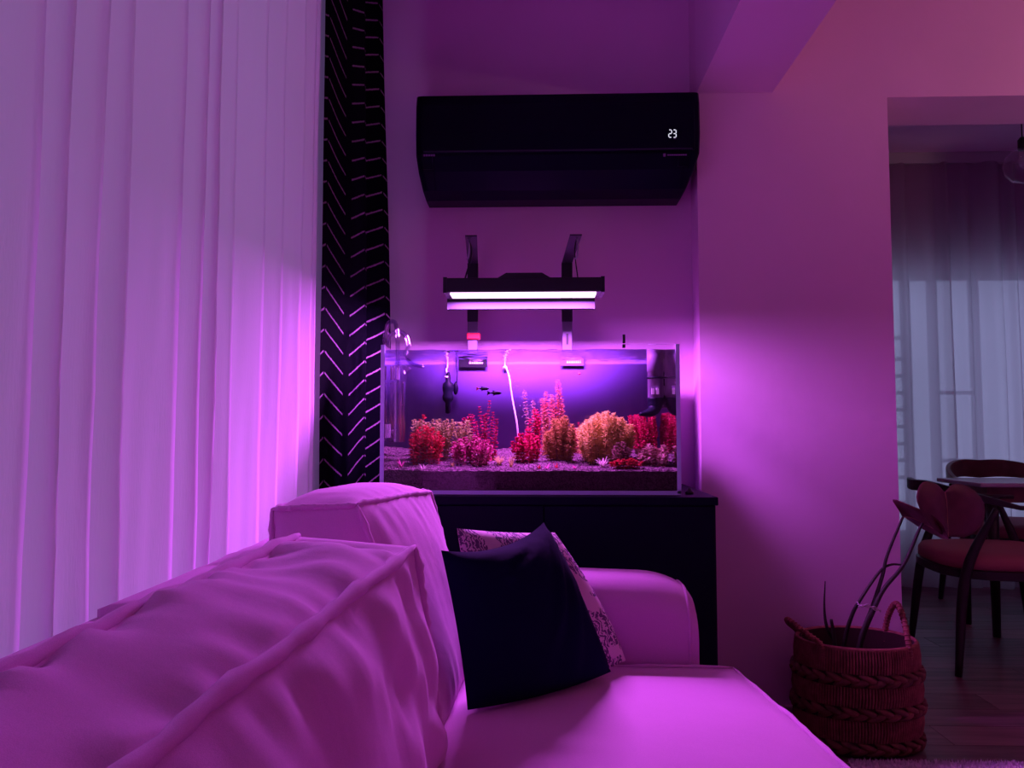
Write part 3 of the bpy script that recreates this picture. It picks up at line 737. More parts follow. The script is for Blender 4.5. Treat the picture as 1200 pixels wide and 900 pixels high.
ah = thing('air_hose', 'thin white air hose hanging through the middle of the water', 'hose', tuple(P(592, 424, 2.62)))
sm(G().tube(smooth_path(over_rim(592, .0027)[::-1] + [P(594, 433, 2.68), P(597, 443, 2.6), P(600, 465, 2.58), P(606, 498, 2.56), P(607, 520, 2.56)], 8), .0027, 8).out('tube', M['hose'], ah))
sm(G().lathe((P(592, 420, YT1).x, YT1 - T, WZ - .022), [(.010, 0), (.008, .004), (.004, .008), (.003, .012)], 12, (0, -1, 0)).out('suction_cup', M['hose'], ah))
g = G()
for k in range(330):
    t_ = random.random() ** .8; py = 516 - t_ * 96; px = 617 + (6 + 16 * t_) * random.gauss(0, .6) + 8 * math.sin(t_ * 7)
    r = random.uniform(.0006, .0016); c = P(px, py, 2.58 + random.gauss(0, .02)); x, y, z = c
    g.add([(x - r, y, z), (x + r, y, z), (x, y - r, z), (x, y + r, z), (x, y, z - r), (x, y, z + r)],
          [(0, 2, 5), (2, 1, 5), (1, 3, 5), (3, 0, 5), (2, 0, 4), (1, 2, 4), (3, 1, 4), (0, 3, 4)])
bb = sm(g.out('air_bubbles', mat('bubble_white', (.22, .15, .26), .3))); bb['kind'] = 'stuff'; bb['label'] = 'fine stream of air bubbles rising beside the white hose'; bb['category'] = 'bubbles'

# internal filter, hung on the right pane
ft = thing('internal_filter', 'purple-grey cylindrical filter with black hooked outlet at the right pane', 'filter', tuple(P(766, 488, 2.56)))
k_ = 2.56 / 900; fm = mat('filter_shell', (.15, .10, .19), .5, spec=.2); 
sm(G().lathe(P(768, 440, 2.56), [(8.0 * k_, -28 * k_), (9.2 * k_, -27 * k_), (9.2 * k_, 4 * k_), (9.8 * k_, 4.2 * k_), (9.8 * k_, 26 * k_), (8.2 * k_, 28 * k_)], 24).out('canister', fm, ft))
sm(G().lathe(P(768, 443, 2.56), [(9.95 * k_, -1 * k_), (9.95 * k_, 1 * k_)], 24).out('joint_ring', M['gear'], ft))
pth = smooth_path([P(768, 466, 2.56), P(768, 473, 2.56), P(766, 480, 2.555), P(760, 484, 2.54), P(750, 485.5, 2.52)], 5)
sm(G().tube(pth, [9.6 * k_ * (1 - .80 * (i / (len(pth) - 1)) ** 1.6) for i in range(len(pth))], 16).out('outlet', M['gear'], ft))
for dx in (-2.6, 2.6): box('indicator', P(768 + dx - 1.6, 458, 2.53).x, P(768 + dx + 1.6, 458, 2.53).x, 2.56 - 10.6 * k_, 2.56 - 9.0 * k_, P(768, 462, 2.53).z, P(768, 455, 2.53).z, M['white'], ft)
box('hanger', P(765, 412, 2.56).x, TX1 - T - .0005, 2.555, 2.565, P(766, 420, 2.56).z, P(766, 411, 2.56).z, M['gear'], ft)
xh = P(779, 440, 2.56).x
sm(G().tube(smooth_path([(xh - .012, 2.56, P(779, 417, 2.56).z), (min(xh + .004, TX1 - T - .0045), 2.56, P(779, 430, 2.56).z), (min(xh + .006, TX1 - T - .0045), 2.56, P(779, 440, 2.56).z), (xh - .004, 2.56, P(779, 452, 2.56).z)], 6), .004, 8).out('bracket', M['gear'], ft))
sm(G().lathe((TX1 - T - .001, 2.56, P(779, 469, 2.56).z), [(.016, 0), (.010, .008), (.004, .014), (.004, TX1 - T - P(777, 469, 2.56).x)], 14, (-1, 0, 0)).out('suction_cup', M['gear'], ft))
pcx = TX1 - T - .0125
for k, (zz0, zz1) in enumerate(((413, 440), (445, 478))): box('mounting_plate', pcx - .01, pcx + .012, 2.58, 2.62, P(783, zz1, 2.6).z, P(783, zz0, 2.6).z, fm, ft, bevel=(.003, 2))

# thermometer clipped to the rim
th = thing('rim_thermometer', 'small black stick thermometer clipped upright on the aquarium rim', 'thermometer', tuple(P(731, 408, YT0 + T)))
a = P(731, 400, YT0)
box('stick', a.x - .0045, a.x + .0045, YT0 - .004, YT0 + .003 - .004, P(731, 402.5, YT0).z, P(731, 392, YT0).z, M['black'], th, bevel=(.0015, 2))
box('clip', a.x - .0045, a.x + .0045, YT0 - .005, YT0 + T + .002, P(731, 407.5, YT0).z, P(731, 403.5, YT0).z, M['black'], th, bevel=(.001, 1))

# glass pipes at the left
lp = thing('glass_outflow_pipe', 'S-curved clear glass pipe hooked over the aquarium corner', 'pipe', tuple(P(477, 404, 2.5)))
pth = smooth_path([P(454, 440, 2.50), P(454, 405, 2.50), P(458, 392, 2.50), P(467, 388.5, 2.50), P(475, 393, 2.50), P(479, 404, 2.50), P(476, 414, 2.49), P(480, 424, 2.47), P(488, 428, 2.45), P(496, 430, 2.43)], 8)
sm(G().tube(pth, [.0078 * (1 if i < len(pth) - 10 else 1 - .05 * (i - len(pth) + 10)) for i in range(len(pth))], 12).out('tube', M['pipe'], lp))
sm(G().tube([q + Vector((0, .0, 0)) for q in pth], .0045, 10).out('bore', M['pipe'], lp))
YI = 2.398; k_ = YI / 900; xi = TX0 + T + 9.9 * k_ + .003
b_ = Vector((xi, YI, P(466, 480, YI).z))
ip = thing('glass_intake_pipe', 'clear glass intake pipe with skimmer standing in the aquarium corner', 'pipe', (xi, YI, b_.z - 38 * k_))
xo = TX0 - .0125
pth = smooth_path([(xo, 2.452, P(451, 440, 2.45).z), (xo, 2.45, P(451, 404, 2.45).z), (xo + .003, 2.447, P(452, 390, 2.45).z), (xo + .014, 2.44, P(458, 379, 2.44).z),
                   (xo + .034, 2.424, P(464, 377, 2.42).z), (xi - .004, 2.402, P(466, 386, YI).z), (xi, YI, P(466, 402, YI).z), (xi, YI, P(466, 430, YI).z), (xi, YI, P(466, 505, YI).z)], 8)
sm(G().tube(pth, .0075, 12).out('tube', M['pipe'], ip)); sm(G().tube(pth, .0045, 10).out('bore', M['pipe'], ip))
sm(G().lathe(b_, [(9.5 * k_, -38 * k_), (9.5 * k_, 33 * k_)], 20, cap=False).out('skimmer_cup', M['pipe'], ip))
sm(G().lathe(b_, [(6 * k_, -38 * k_), (6 * k_, 20 * k_)], 16, cap=False).out('skimmer_core', M['pipe'], ip))
for zz_ in (-36, 4, 30): sm(G().lathe(b_, [(9.0 * k_, zz_ * k_), (9.9 * k_, (zz_ + .6) * k_), (9.0 * k_, (zz_ + 1.2) * k_)], 20, cap=False).out('ring', M['pipe'], ip))
o_ = Vector((xi - P(463, 440, 2.46).x, YI - 2.46, 0))
pth = smooth_path([P(459.5, 446, 2.46) + o_, P(460.5, 434, 2.46) + o_, P(464, 430, 2.46) + o_, P(470, 431, 2.46) + o_, P(474, 436, 2.45) + o_], 6)
sm(G().tube(pth, [.010, .011] + [.011] * (len(pth) - 4) + [.014, .015], 14).out('skimmer_mouth', M['pipe'], ip))
g = G(); cz_ = Vector((xi - .008, YI, P(466, 436, YI).z))
for k in range(8):
    an = 2 * PI * k / 8; rx = 4.6 * k_
    g.box(cz_.x + math.cos(an) * rx - .0016, cz_.x + math.cos(an) * rx + .0016, YI + math.sin(an) * rx - .0016, YI + math.sin(an) * rx + .0016, cz_.z - 9 * k_, cz_.z + (7 - (k % 2) * 2) * k_)
g.out('comb', M['hose'], ip)
sx_ = TX0 + T + .001; zs0, zs1 = P(454, 513, 2.35).z, P(454, 497, 2.35).z       # ribbed strainer on an elbow from the cup
box('strainer', sx_, sx_ + .018, YT0 + T + .004, YT0 + T + .020, zs0, zs1, M['pipe'], ip)
g = G()
for k in range(4): xx = sx_ + .0015 + k * .0047; g.box(xx, xx + .0014, YT0 + T + .0025, YT0 + T + .0045, zs0, zs1)
g.out('strainer_ribs', M['hose'], ip)
sm(G().tube(smooth_path([(sx_ + .009, YT0 + T + .018, (zs0 + zs1) / 2), (sx_ + .012, YI - 9.5 * k_ - .004, (zs0 + zs1) / 2), (xi - .006, YI - 8.6 * k_, (zs0 + zs1) / 2)], 5), .0055, 10).out('elbow', M['pipe'], ip))
# small cap lying on the cabinet
c = PZ(803, 577, ct); t = sm(G().lathe((c.x, 2.36, ct), [(.012, 0), (.014, .004), (.013, .008), (.008, .011), (.006, .018), (.001, .019)], 16).out('suction_cap', M['black'])); tag(t, 'small black rubber cap lying on the cabinet beside the tank', 'cap')

# ================================================================== air conditioner
YA = 2.70
ax0, ax1 = P(490, 170, YA + .06).x, XS - .012
az1 = P(650, 112, YA + .05).z; az0 = P(650, 240.5, 2.92).z
ac = thing('air_conditioner', 'wide black wall-mounted air conditioner showing 23 degrees', 'air conditioner', ((ax0 + ax1) / 2, YB, az0))
H = az1 - az0
prof = [(YB - .001, az1), (YA + .045, az1), (YA + .012, az1 - .012), (YA, az1 - .05), (YA - .004, az1 - .16), (YA + .004, az0 + .125), (YA + .030, az0 + .07), (YA + .085, az0 + .018), (YA + .15, az0), (YB - .001, az0)]
def extr(prof, x0, x1, inset0=0, inset1=0):
    n = len(prof); V = [(x0, a, b) for a, b in prof] + [(x1, a, b) for a, b in prof]
    return V, [(i, (i + 1) % n, n + (i + 1) % n, n + i) for i in range(n)] + [tuple(range(n - 1, -1, -1)), tuple(range(n, 2 * n))]
# body, its ends drawn in towards the bottom
n = len(prof); V = []; F = []
xs = [ax0, ax0 + .006, ax0 + .02, ax1 - .02, ax1 - .006, ax1]
for k, x in enumerate(xs):
    for (a, b) in prof:
        t_ = max(0, (az0 + .14 - b) / .14); sgn = 1 if k < 3 else -1
        inset = sgn * (.018 if k < 3 else .045) * t_ ** 1.5
        e_ = (.012, .003, 0, 0, .003, .012)[k]
        V.append((x + inset, min(a + e_, YB - .001), b))
for k in range(5):
    for i in range(n): F.append((k * n + i, k * n + (i + 1) % n, (k + 1) * n + (i + 1) % n, (k + 1) * n + i))
F += [tuple(range(n - 1, -1, -1)), tuple(5 * n + i for i in range(n))]
mk('body', V, F, M['ac'], ac)
V, F = extr([(YA - .001, az1 - .055), (YA - .010, az1 - .16), (YA - .004, az0 + .130), (YA + .006, az0 + .130), (YA + .004, az1 - .055)], ax0 + .022, ax1 - .022)
mk('front_panel', V, F, M['ac'], ac, bevel=(.002, 2))
V, F = extr([(YA + .001, az0 + .122), (YA + .025, az0 + .070), (YA + .080, az0 + .014), (YA + .090, az0 + .020), (YA + .036, az0 + .075), (YA + .012, az0 + .122)], ax0 + .065, ax1 - .065)
mk('louver', V, F, M['ac2'], ac, bevel=(.002, 2))
for xx in (ax0 + .045, ax1 - .06):
    V, F = extr([(YA + .001, az0 + .118), (YA + .013, az0 + .075), (YA + .02, az0 + .077), (YA + .008, az0 + .118)], xx - .018, xx + .016)
    mk('corner_cap', V, F, M['ac'], ac)
box('trim_strip', ax0 + .03, ax1 - .03, YA - .0065, YA - .003, az0 + .131, az0 + .136, mat('ac_trim', (.05, .04, .08), .3, metal=.6), ac)
# seven-segment 23
def seg7(cx, cz, w, h, segs, y, th):
    g = G(); r = {'a': (-w, w, h, h), 'd': (-w, w, -h, -h), 'g': (-w, w, 0, 0), 'f': (-w, -w, 0, h), 'b': (w, w, 0, h), 'e': (-w, -w, -h, 0), 'c': (w, w, -h, 0)}
    for s in segs:
        a, b, c, d = r[s]; g.box(cx + a - th * .7 * (a == b) + th * .8 * (a != b), cx + b + th * .7 * (a == b) - th * .8 * (a != b), y, y + .001, cz + c - th * .7 * (c == d) + th * .6 * (c != d), cz + d + th * .7 * (c == d) - th * .6 * (c != d))
    return g
yd = YA - .0118
for (px, segs) in ((785.5, 'abged'), (790.6, 'abgcd')):
    c = P(px, 156.5, yd); seg7(c.x, c.z, .0052, .0135, segs, yd, .0022).out('display_digit', M['digit'], ac)
c = P(791, 162, yd); box('display_mark', c.x - .004, c.x + .004, yd, yd + .001, c.z - .002, c.z + .002, mat('dim_mark', (.2, .18, .3), .5), ac)
mk_ = mat('ac_print', (.28, .12, .36), .5)
g = G(); c = P(496, 181.5, YA - .012); x = c.x
for w in (.006, .007, .007, .006, .007): g.box(x, x + w, YA - .0075, YA - .004, c.z - .003, c.z + .004); x += w + .002
g.out('maker_mark', mk_, ac)
g = G(); c = P(779, 181, YA - .012); g.box(c.x - .004, c.x + .004, YA - .0085, YA - .004, c.z - .005, c.z + .005)
x = c.x + .010
for k in range(9): g.box(x, x + .006, YA - .0085, YA - .004, c.z - .0018, c.z + .0018); x += .0078
g.out('model_mark', mk_, ac)

# ================================================================== curtains
def fold_path(knots, xf, amp, seed, dens):
    """plan path of a pleated cloth along y: at every knot the cloth turns sharply back"""
    rnd = random.Random(seed); pts = []
    for a, b in zip(knots[:-1], knots[1:]):
        A = amp * rnd.uniform(.7, 1.2); n = dens
        for k in range(n):
            t = k / n
            d = -A * math.sin(min(1, t * 7) * PI / 2) * (1 - t) ** .8 if t > 0 else 0
            ov = .010 * math.sin(PI * min(1, t / .18)) if t < .18 else 0
            pts.append((a + (b - a) * t - ov, d))
    pts.append((knots[-1], 0)); return pts
def curtain(name, pts, xf, z0, z1, m, flare, parent=None, nz=26, uvs=False, thick=None, xflare=None):
    V = []; F = []; UV = []; n = len(pts); s = [0]
    for i in range(1, n):
        s.append(s[-1] + math.hypot(pts[i][0] - pts[i - 1][0], pts[i][1] + xf(pts[i][0]) - pts[i - 1][1] - xf(pts[i - 1][0])))
    for j in range(nz + 1):
        z = z0 + (z1 - z0) * j / nz; dn = 1 - j / nz
        for i, (y, d) in enumerate(pts):
            w = .004 * mnoise.noise(Vector((y * 9, z * 1.3, 4))) * (1 + dn) + .003 * mnoise.noise(Vector((y * 30, z * 5, 1)))
            V.append((xf(y) + d * (.75 + .5 * dn) + w, y + flare(y, dn), z)); UV.append((s[i], z))
    for j in range(nz):
        for i in range(n - 1): a = j * n + i; F.append((a, a + 1, a + n + 1, a + n))
    return mk(name, V, F, m, parent, smooth=True, uv=UV)
XSH = -.635
kn = [-.85, -.70, -.52, -.36, -.22, -.05, .10, .25, .38, .50, .60, .68, .75, .82] + [XSH * 900 / (p - 630) for p in (25, 65, 110, 145, 213, 240, 256, 276, 310, 330, 350, 362)] + [2.17, 2.245]
sh = thing('sheer_curtain', 'long white sheer curtain lit purple in front of the wide window', 'curtain', (XSH, .6, 0))
curtain('cloth', fold_path(kn, None, .030, 3, 14), lambda y: XSH + .012 * math.sin(y * 3.1), .015, 2.80, M['sheer'], lambda y, dn: -.020 * dn * max(0, y - .3) , sh)
# dark patterned curtain beside it
dk = thing('chevron_curtain', 'black curtain with tufted pale chevron threads beside the aquarium', 'curtain', (-.56, 2.45, 0))
plan = smooth_path([(-.620, 2.165, 0), (-.614, 2.24, 0), (-.601, 2.33, 0), (-.588, 2.45, 0), (-.573, 2.545, 0), (-.582, 2.548, 0), (-.604, 2.505, 0),
                    (-.635, 2.53, 0), (-.602, 2.60, 0), (-.575, 2.655, 0), (-.553, 2.71, 0), (-.532, 2.76, 0)], 14)
V = []; F = []; UV = []; sl = [0]
for p_, q_ in zip(plan[:-1], plan[1:]): sl.append(sl[-1] + (q_ - p_).length)
nz = 40; n = len(plan)
for j in range(nz + 1):
    z = .015 + 2.785 * j / nz; g_ = max(0, (z - 1.35) / 1.4)          # gathered towards the rail
    for i, p_ in enumerate(plan):
        k_ = max(0, (p_.y - 2.40) / .36)
        V.append((p_.x - .035 * g_ * k_ + .005 * mnoise.noise(Vector((p_.y * 8, z * 1.5, 9))), p_.y - .06 * g_ * k_, z)); UV.append((sl[i], z))
for j in range(nz):
    for i in range(n - 1): a_ = j * n + i; F.append((a_, a_ + 1, a_ + n + 1, a_ + n))
mk('cloth', V, F, M['chevron'], dk, smooth=True, uv=UV)
rail = thing('curtain_rail', 'white curtain rail under the ceiling above the wide window', 'rail', (XSH, .9, 2.8))
box('track', XSH - .06, XSH + .05, -1.0, 2.75, 2.80, ZC, M['rod'], rail)
# dining room sheer
YD = 5.10
rnd = random.Random(12); pts = []; x = 1.15
while x < 3.36:
    w = min(rnd.uniform(.08, .20), 3.46 - x); A = rnd.uniform(.03, .06)
    for k in range(12): t = k / 12; pts.append((x + w * t, -A * math.sin(PI * t) ** .7 + .4 * A * math.sin(2 * PI * t)))
    x += w
V = []; F = []; nz = 16; n = len(pts)
for j in range(nz + 1):
    z = .02 + (2.79 - .02) * j / nz
    for (xx, d) in pts: V.append((xx + .006 * mnoise.noise(Vector((xx * 4, z, 2))), YD + d * (1.2 - .5 * j / nz), z))
for j in range(nz):
    for i in range(n - 1): a = j * n + i; F.append((a, a + 1, a + n + 1, a + n))
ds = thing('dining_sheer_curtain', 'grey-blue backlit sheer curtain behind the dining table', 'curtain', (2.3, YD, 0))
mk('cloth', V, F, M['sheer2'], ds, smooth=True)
box('track', 1.1, 3.48, YD - .03, YD + .03, 2.785, ZC, M['rod'], ds)

# ================================================================== sofa
sofa = thing('sofa', 'pink-lit fabric sofa with loose piped back cushions', 'sofa', (0, .7, 0))
def wr(p, seed, amp, sc):
    return amp * (mnoise.noise(Vector((p[0] * sc + seed, p[1] * sc, p[2] * sc))) + .5 * mnoise.noise(Vector((p[0] * sc * 2.3, p[1] * sc * 2.3 + seed, p[2] * sc * 2.3))))
def cushion(name, c, bulge, parent, pip=.010, N=26, seed=1., crease=.010, edges=None, m=None, soft=0):
    """boxed cushion from 8 corners c[(i,j,k)]: i 0 back 1 front, j 0 near 1 far, k 0 bottom 1 top;
       every face swells by its bulge and puckers along the seams"""
    m = m or M['sofa']
    c = {k: Vector(v) for k, v in c.items()}
    def tri(u, v, w):
        r = Vector((0, 0, 0))
        for (i, j, k), q in c.items():
            r += q * ((u if i else 1 - u) * (v if j else 1 - v) * (w if k else 1 - w))
        return r
    V = []; F = []; idx = {}
    def vert(u, v, w):
        key = (round(u * N), round(v * N), round(w * N))
        if key in idx: return idx[key]
        p = tri(u, v, w); o = Vector((0, 0, 0))
        du = (tri(1, v, w) - tri(0, v, w)).normalized(); dv = (tri(u, 1, w) - tri(u, 0, w)).normalized(); dw = (tri(u, v, 1) - tri(u, v, 0)).normalized()
        f = lambda a: (1 - (2 * a - 1) ** 4)
        fu, fv, fw = f(u), f(v), f(w)
        o += du * (2 * u - 1) * bulge[0] * fv * fw * (abs(2 * u - 1) ** 3)
        o += dv * (2 * v - 1) * bulge[1] * fu * fw * (abs(2 * v - 1) ** 3)
        o += dw * (2 * w - 1) * bulge[2] * fu * fv * (abs(2 * w - 1) ** 3)
        # puckers: ridges running away from the seams, fading inwards
        ed = sorted((min(u, 1 - u), min(v, 1 - v), min(w, 1 - w)))[1]
        pk = math.exp(-ed * 4.5)
        nrm = (du * (2 * u - 1) * (abs(2 * u - 1) > .99) + dv * (2 * v - 1) * (abs(2 * v - 1) > .99) + dw * (2 * w - 1) * (abs(2 * w - 1) > .99))
        if nrm.length > 0: nrm.normalize()
        inn = min(1, ed * 14)
        s_ = mnoise.noise(Vector((v * 17 + w * 2 + seed, u * 1.2 + seed, w * 3))) + .6 * mnoise.noise(Vector((v * 31 + seed, u * 2 + w * 4, seed)))
        o += nrm * inn * (crease * pk * s_ + crease * .5 * mnoise.noise(p * 7 + Vector((seed, 0, 0))))
        idx[key] = len(V); V.append(p + o); return idx[key]
    for a in range(N):
        for b in range(N):
            s0, s1, t0, t1 = a / N, (a + 1) / N, b / N, (b + 1) / N
            for q in (0, 1):
                for fn in ((lambda s, t: (q, s, t)), (lambda s, t: (s, q, t)), (lambda s, t: (s, t, q))):
                    f = [vert(*fn(s, t)) for s, t in ((s0, t0), (s1, t0), (s1, t1), (s0, t1))]
                    F.append(tuple(f))
    o = mk(name, V, F, m, parent, smooth=True)
    import bmesh
    bm = bmesh.new(); bm.from_mesh(o.data); bmesh.ops.recalc_face_normals(bm, faces=bm.faces)
    if soft:
        for _ in range(soft): bmesh.ops.smooth_vert(bm, verts=bm.verts, factor=.5, use_axis_x=True, use_axis_y=True, use_axis_z=True)
    bm.to_mesh(o.data); bm.free()
    if pip:
        for e in edges or ():
            a, b = e; path = []
            for k in range(41):
                t = k / 40; q = [a[i] + (b[i] - a[i]) * t for i in range(3)]
                p = tri(*q); p += Vector((wr(p, seed, .004, 9), 0, wr(p, seed + 3, .004, 9))); path.append(p)
            rr = [pip * (1 + .16 * math.sin(k * 2.3) + .10 * math.sin(k * 5.1)) * min(1, .35 + min(k, 40 - k) * .25) for k in range(41)]
            sm(G().tube(path, rr, 8).out('piping', m, o))
    return o
TOPE = [((1, 0, 1), (1, 1, 1)), ((0, 0, 1), (0, 1, 1)), ((0, 1, 1), (1, 1, 1)), ((0, 0, 1), (1, 0, 1)), ((1, 1, 0), (1, 1, 1)), ((1, 0, 0), (1, 0, 1)), ((0, 0, 0), (0, 0, 1)), ((0, 1, 0), (0, 1, 1))]
# frame
SEAT = .50
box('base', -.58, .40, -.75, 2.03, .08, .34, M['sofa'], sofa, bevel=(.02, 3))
for (x, y) in ((-.50, 1.95), (.32, 1.95), (-.50, -.67), (.32, -.67)): sm(G().lathe((x, y, 0), [(.018, 0), (.026, .09)], 14).out('foot', M['wooddark'], sofa))
BF = lambda yn, yf, zz: {(0, 0, 0): (-.585, yn, .30), (1, 0, 0): (-.40, yn, .30), (0, 1, 0): (-.585, yf, .30), (1, 1, 0): (-.40, yf, .30),
                         (0, 0, 1): (-.575, yn, zz), (1, 0, 1): (-.43, yn, zz), (0, 1, 1): (-.575, yf, zz), (1, 1, 1): (-.43, yf, zz)}
cushion('back_frame', BF(-.75, 1.00, .785), (.02, .0, .012), sofa, pip=0, seed=5, crease=.006)
cushion('back_frame', BF(1.0, 2.02, .795), (.02, .02, .012), sofa, pip=0, seed=6, crease=.006)
# arms: rounded box with a welted front panel
def arm(y0, y1, seed):
    n = 30; V = []; F = []
    sec = []
    r = .085; zt = P(745, 671, y0 + .08).z
    prof = [(y0, .10), (y0, zt - r)] + [(y0 + r - r * math.cos(a), zt - r + r * math.sin(a)) for a in [PI / 2 * k / 6 for k in range(1, 7)]] + \
           [(y1 - r + r * math.sin(a), zt - r + r * math.cos(a)) for a in [PI / 2 * k / 6 for k in range(0, 7)]] + [(y1, .10)]
    x1 = P(819, 730, y0).x
    xs = [-.57 + (x1 - .12 + .57) * k / 12 for k in range(13)] + [x1 - .12 + .12 * math.sin(a) for a in [PI / 2 * k / 8 for k in range(1, 9)]]
    ym = (y0 + y1) / 2
    for i, x in enumerate(xs):
        d = max(0, (x - (x1 - .12)) / .12); dz = .055 * (1 - math.sqrt(max(0, 1 - d * d)))
        for (a, b) in prof:
            zz_ = b - dz * max(0, (b - .2) / (zt - .2)) - .010 * max(0, (x - .1) / .3) * (b > .5)
            V.append((x, a + .004 * mnoise.noise(Vector((x * 6, a * 6 + seed, b * 6))), zz_))
    m_ = len(prof)
    for i in range(len(xs) - 1):
        for k in range(m_ - 1): F.append((i * m_ + k, i * m_ + k + 1, (i + 1) * m_ + k + 1, (i + 1) * m_ + k))
    F.append(tuple((len(xs) - 1) * m_ + k for k in range(m_))); F.append(tuple(range(m_ - 1, -1, -1)))
    o = mk('arm', V, F, M['sofa'], sofa, smooth=True)
    path = [Vector(V[(len(xs) - 4) * m_ + k]) for k in range(m_)]
    sm(G().tube(path, .0045, 6).out('welt', M['sofa'], o)); return o
arm(1.805, 2.03, 2); arm(-.75, -.53, 4)
# seat cushions
def seatc(yn, yf, seed):
    x1n = .565 if yf > 1.5 else .50; xf_ = .445 if yf > 1.5 else .49
    return cushion('seat_cushion', {(0, 0, 0): (-.42, yn, .335), (1, 0, 0): (x1n - .02, yn, .335), (0, 1, 0): (-.42, yf, .335), (1, 1, 0): (xf_ - .02, yf, .335),
                             (0, 0, 1): (-.42, yn, SEAT - .012), (1, 0, 1): (x1n, yn, SEAT - .018), (0, 1, 1): (-.42, yf, SEAT - .010), (1, 1, 1): (xf_, yf, SEAT - .012)},
                   (.02, .012, .022), sofa, pip=.005, N=30, seed=seed, crease=.0035, edges=[((1, 0, 1), (1, 1, 1)), ((0, 1, 1), (1, 1, 1)), ((0, 0, 1), (1, 0, 1))])
seatc(.62, 1.795, 11); seatc(-.52, .60, 14)
# far back cushion
a = P(418, 591, 1.43); b = P(505, 575, 1.76); c_ = P(318, 597, 1.42)
cushion('back_cushion', {(1, 0, 1): a, (1, 1, 1): b, (0, 0, 1): c_, (0, 1, 1): (-.43, 1.77, b.z), (1, 0, 0): (-.165, 1.36, .505), (1, 1, 0): (-.15, 1.79, .505), (0, 0, 0): (-.45, 1.40, .505), (0, 1, 0): (-.42, 1.78, .505)},
        (.030, .02, .026), sofa, pip=.006, N=40, seed=21, crease=.006, soft=1, edges=TOPE)
# near back cushion
FTF = P(486, 640, 1.26); FTN = P(150, 900, .56); BTF = P(352, 628, 1.27); BTN = P(0, 790, .62)
ex = lambda f, n_, y: n_ + (n_ - f) * ((n_.y - y) / (f.y - n_.y))
cushion('back_cushion', {(1, 1, 1): FTF, (0, 1, 1): BTF, (1, 0, 1): ex(FTF, FTN, .16), (0, 0, 1): ex(BTF, BTN, .16),
                         (1, 1, 0): (-.155, 1.27, .505), (1, 0, 0): (-.24, .16, .505), (0, 1, 0): (-.42, 1.27, .505), (0, 0, 0): (-.42, .16, .505)},
        (.040, .045, .014), sofa, pip=.0095, N=72, seed=33, crease=.036, soft=1, edges=[e_ for e_ in TOPE if e_ != ((0, 1, 1), (1, 1, 1))])

# loose pillows
def pillow(name, label, c00, c10, c11, c01, thick, mfront, mback, N=28, seed=1., pinch=(.05, .05, .05, .05), cr=.008, back=.55):
    """c00 bottom left, c10 bottom right, c11 top right, c01 top left; front faces the viewer's side"""
    c00, c10, c11, c01 = map(Vector, (c00, c10, c11, c01))
    ctr = (c00 + c10 + c11 + c01) / 4; t = thing(name, label, 'pillow', (ctr.x, ctr.y, min(c00.z, c10.z)))
    nrm = ((c10 - c00).cross(c01 - c00)).normalized()
    for side, m_, nm in ((1, mfront, 'front_cover'), (-1, mback, 'back_cover')):
        V = []; F = []; UV = []
        for j in range(N + 1):
            for i in range(N + 1):
                u, v = i / N, j / N; a, b = 2 * u - 1, 2 * v - 1
                uu = .5 + .5 * a * (1 - pinch[0 if a < 0 else 1] * (1 - b * b) * abs(a) ** 2); vv = .5 + .5 * b * (1 - pinch[2 if b < 0 else 3] * (1 - a * a) * abs(b) ** 2)
                p = c00 * (1 - uu) * (1 - vv) + c10 * uu * (1 - vv) + c11 * uu * vv + c01 * (1 - uu) * vv
                h = ((1 - a ** 2) * (1 - b ** 2)) ** .42 * thick / 2
                ang = math.atan2(1.15 - b, 1.1 - a)
                h += cr * mnoise.noise(Vector((ang * 9 + seed, math.hypot(a - 1, b - 1) * .8, seed))) * math.exp(-.5 * math.hypot(a - 1, b - 1)) * min(1, (1 - abs(a)) * 5) * min(1, (1 - abs(b)) * 5)
                V.append(p + nrm * side * max(h * (1 if side > 0 else back), 0.0004)); UV.append((u, v))
        for j in range(N):
            for i in range(N):
                q = j * (N + 1) + i; f = (q, q + 1, q + N + 2, q + N + 1); F.append(f if side > 0 else f[::-1])
        mk(nm, V, F, m_, t, smooth=True, uv=UV)
    edge = []
    return t
pillow('throw_pillow', 'plain dark navy throw pillow leaning on the printed one', P(548, 832, 1.44), P(716, 787, 1.665), P(637, 612, 1.70), P(517, 645, 1.47), .17, M['navy'], M['navy'], seed=3, cr=.024, back=.28, pinch=(.04, .05, -.06, .16))
pillow('throw_pillow', 'pink throw pillow printed with dark etched strokes behind the navy one', P(565, 800, 1.56), P(733, 774, 1.745), P(650, 624, 1.79), P(535, 619, 1.63), .085, M['print'], M['navy'], seed=8, pinch=(.0, -.12, -.13, .03))

# ================================================================== basket with a plant
by_ = 2.62; bx_ = P(1004, 800, by_).x
bk = thing('basket', 'tall woven basket with braided bands and two loop handles', 'basket', (bx_, by_, 0))
BH = .340
def rad(z):
    t = z / BH; return .196 + .010 * math.sin(PI * min(1, t * 1.05)) - .004 * t, .126 + .024 * min(1, t * 1.5)
def ell(z, an, off=0): rx, ry = rad(z); return Vector((bx_ + (rx + off) * math.cos(an), by_ + (ry + off) * math.sin(an), z))
V = []; F = []; n = 64; zs = [0, .004, .06, .12, .18, .24, .30, BH]
for z in zs: V += [ell(z, 2 * PI * k / n, -.006) for k in range(n)]
for z in zs[::-1]: V += [ell(max(z, .01), 2 * PI * k / n, -.014) for k in range(n)]
for j in range(2 * len(zs) - 1):
    for k in range(n): F.append((j * n + k, j * n + (k + 1) % n, (j + 1) * n + (k + 1) % n, (j + 1) * n + k))
F += [tuple(range(n - 1, -1, -1)), tuple((2 * len(zs) - 1) * n + k for k in range(n))]
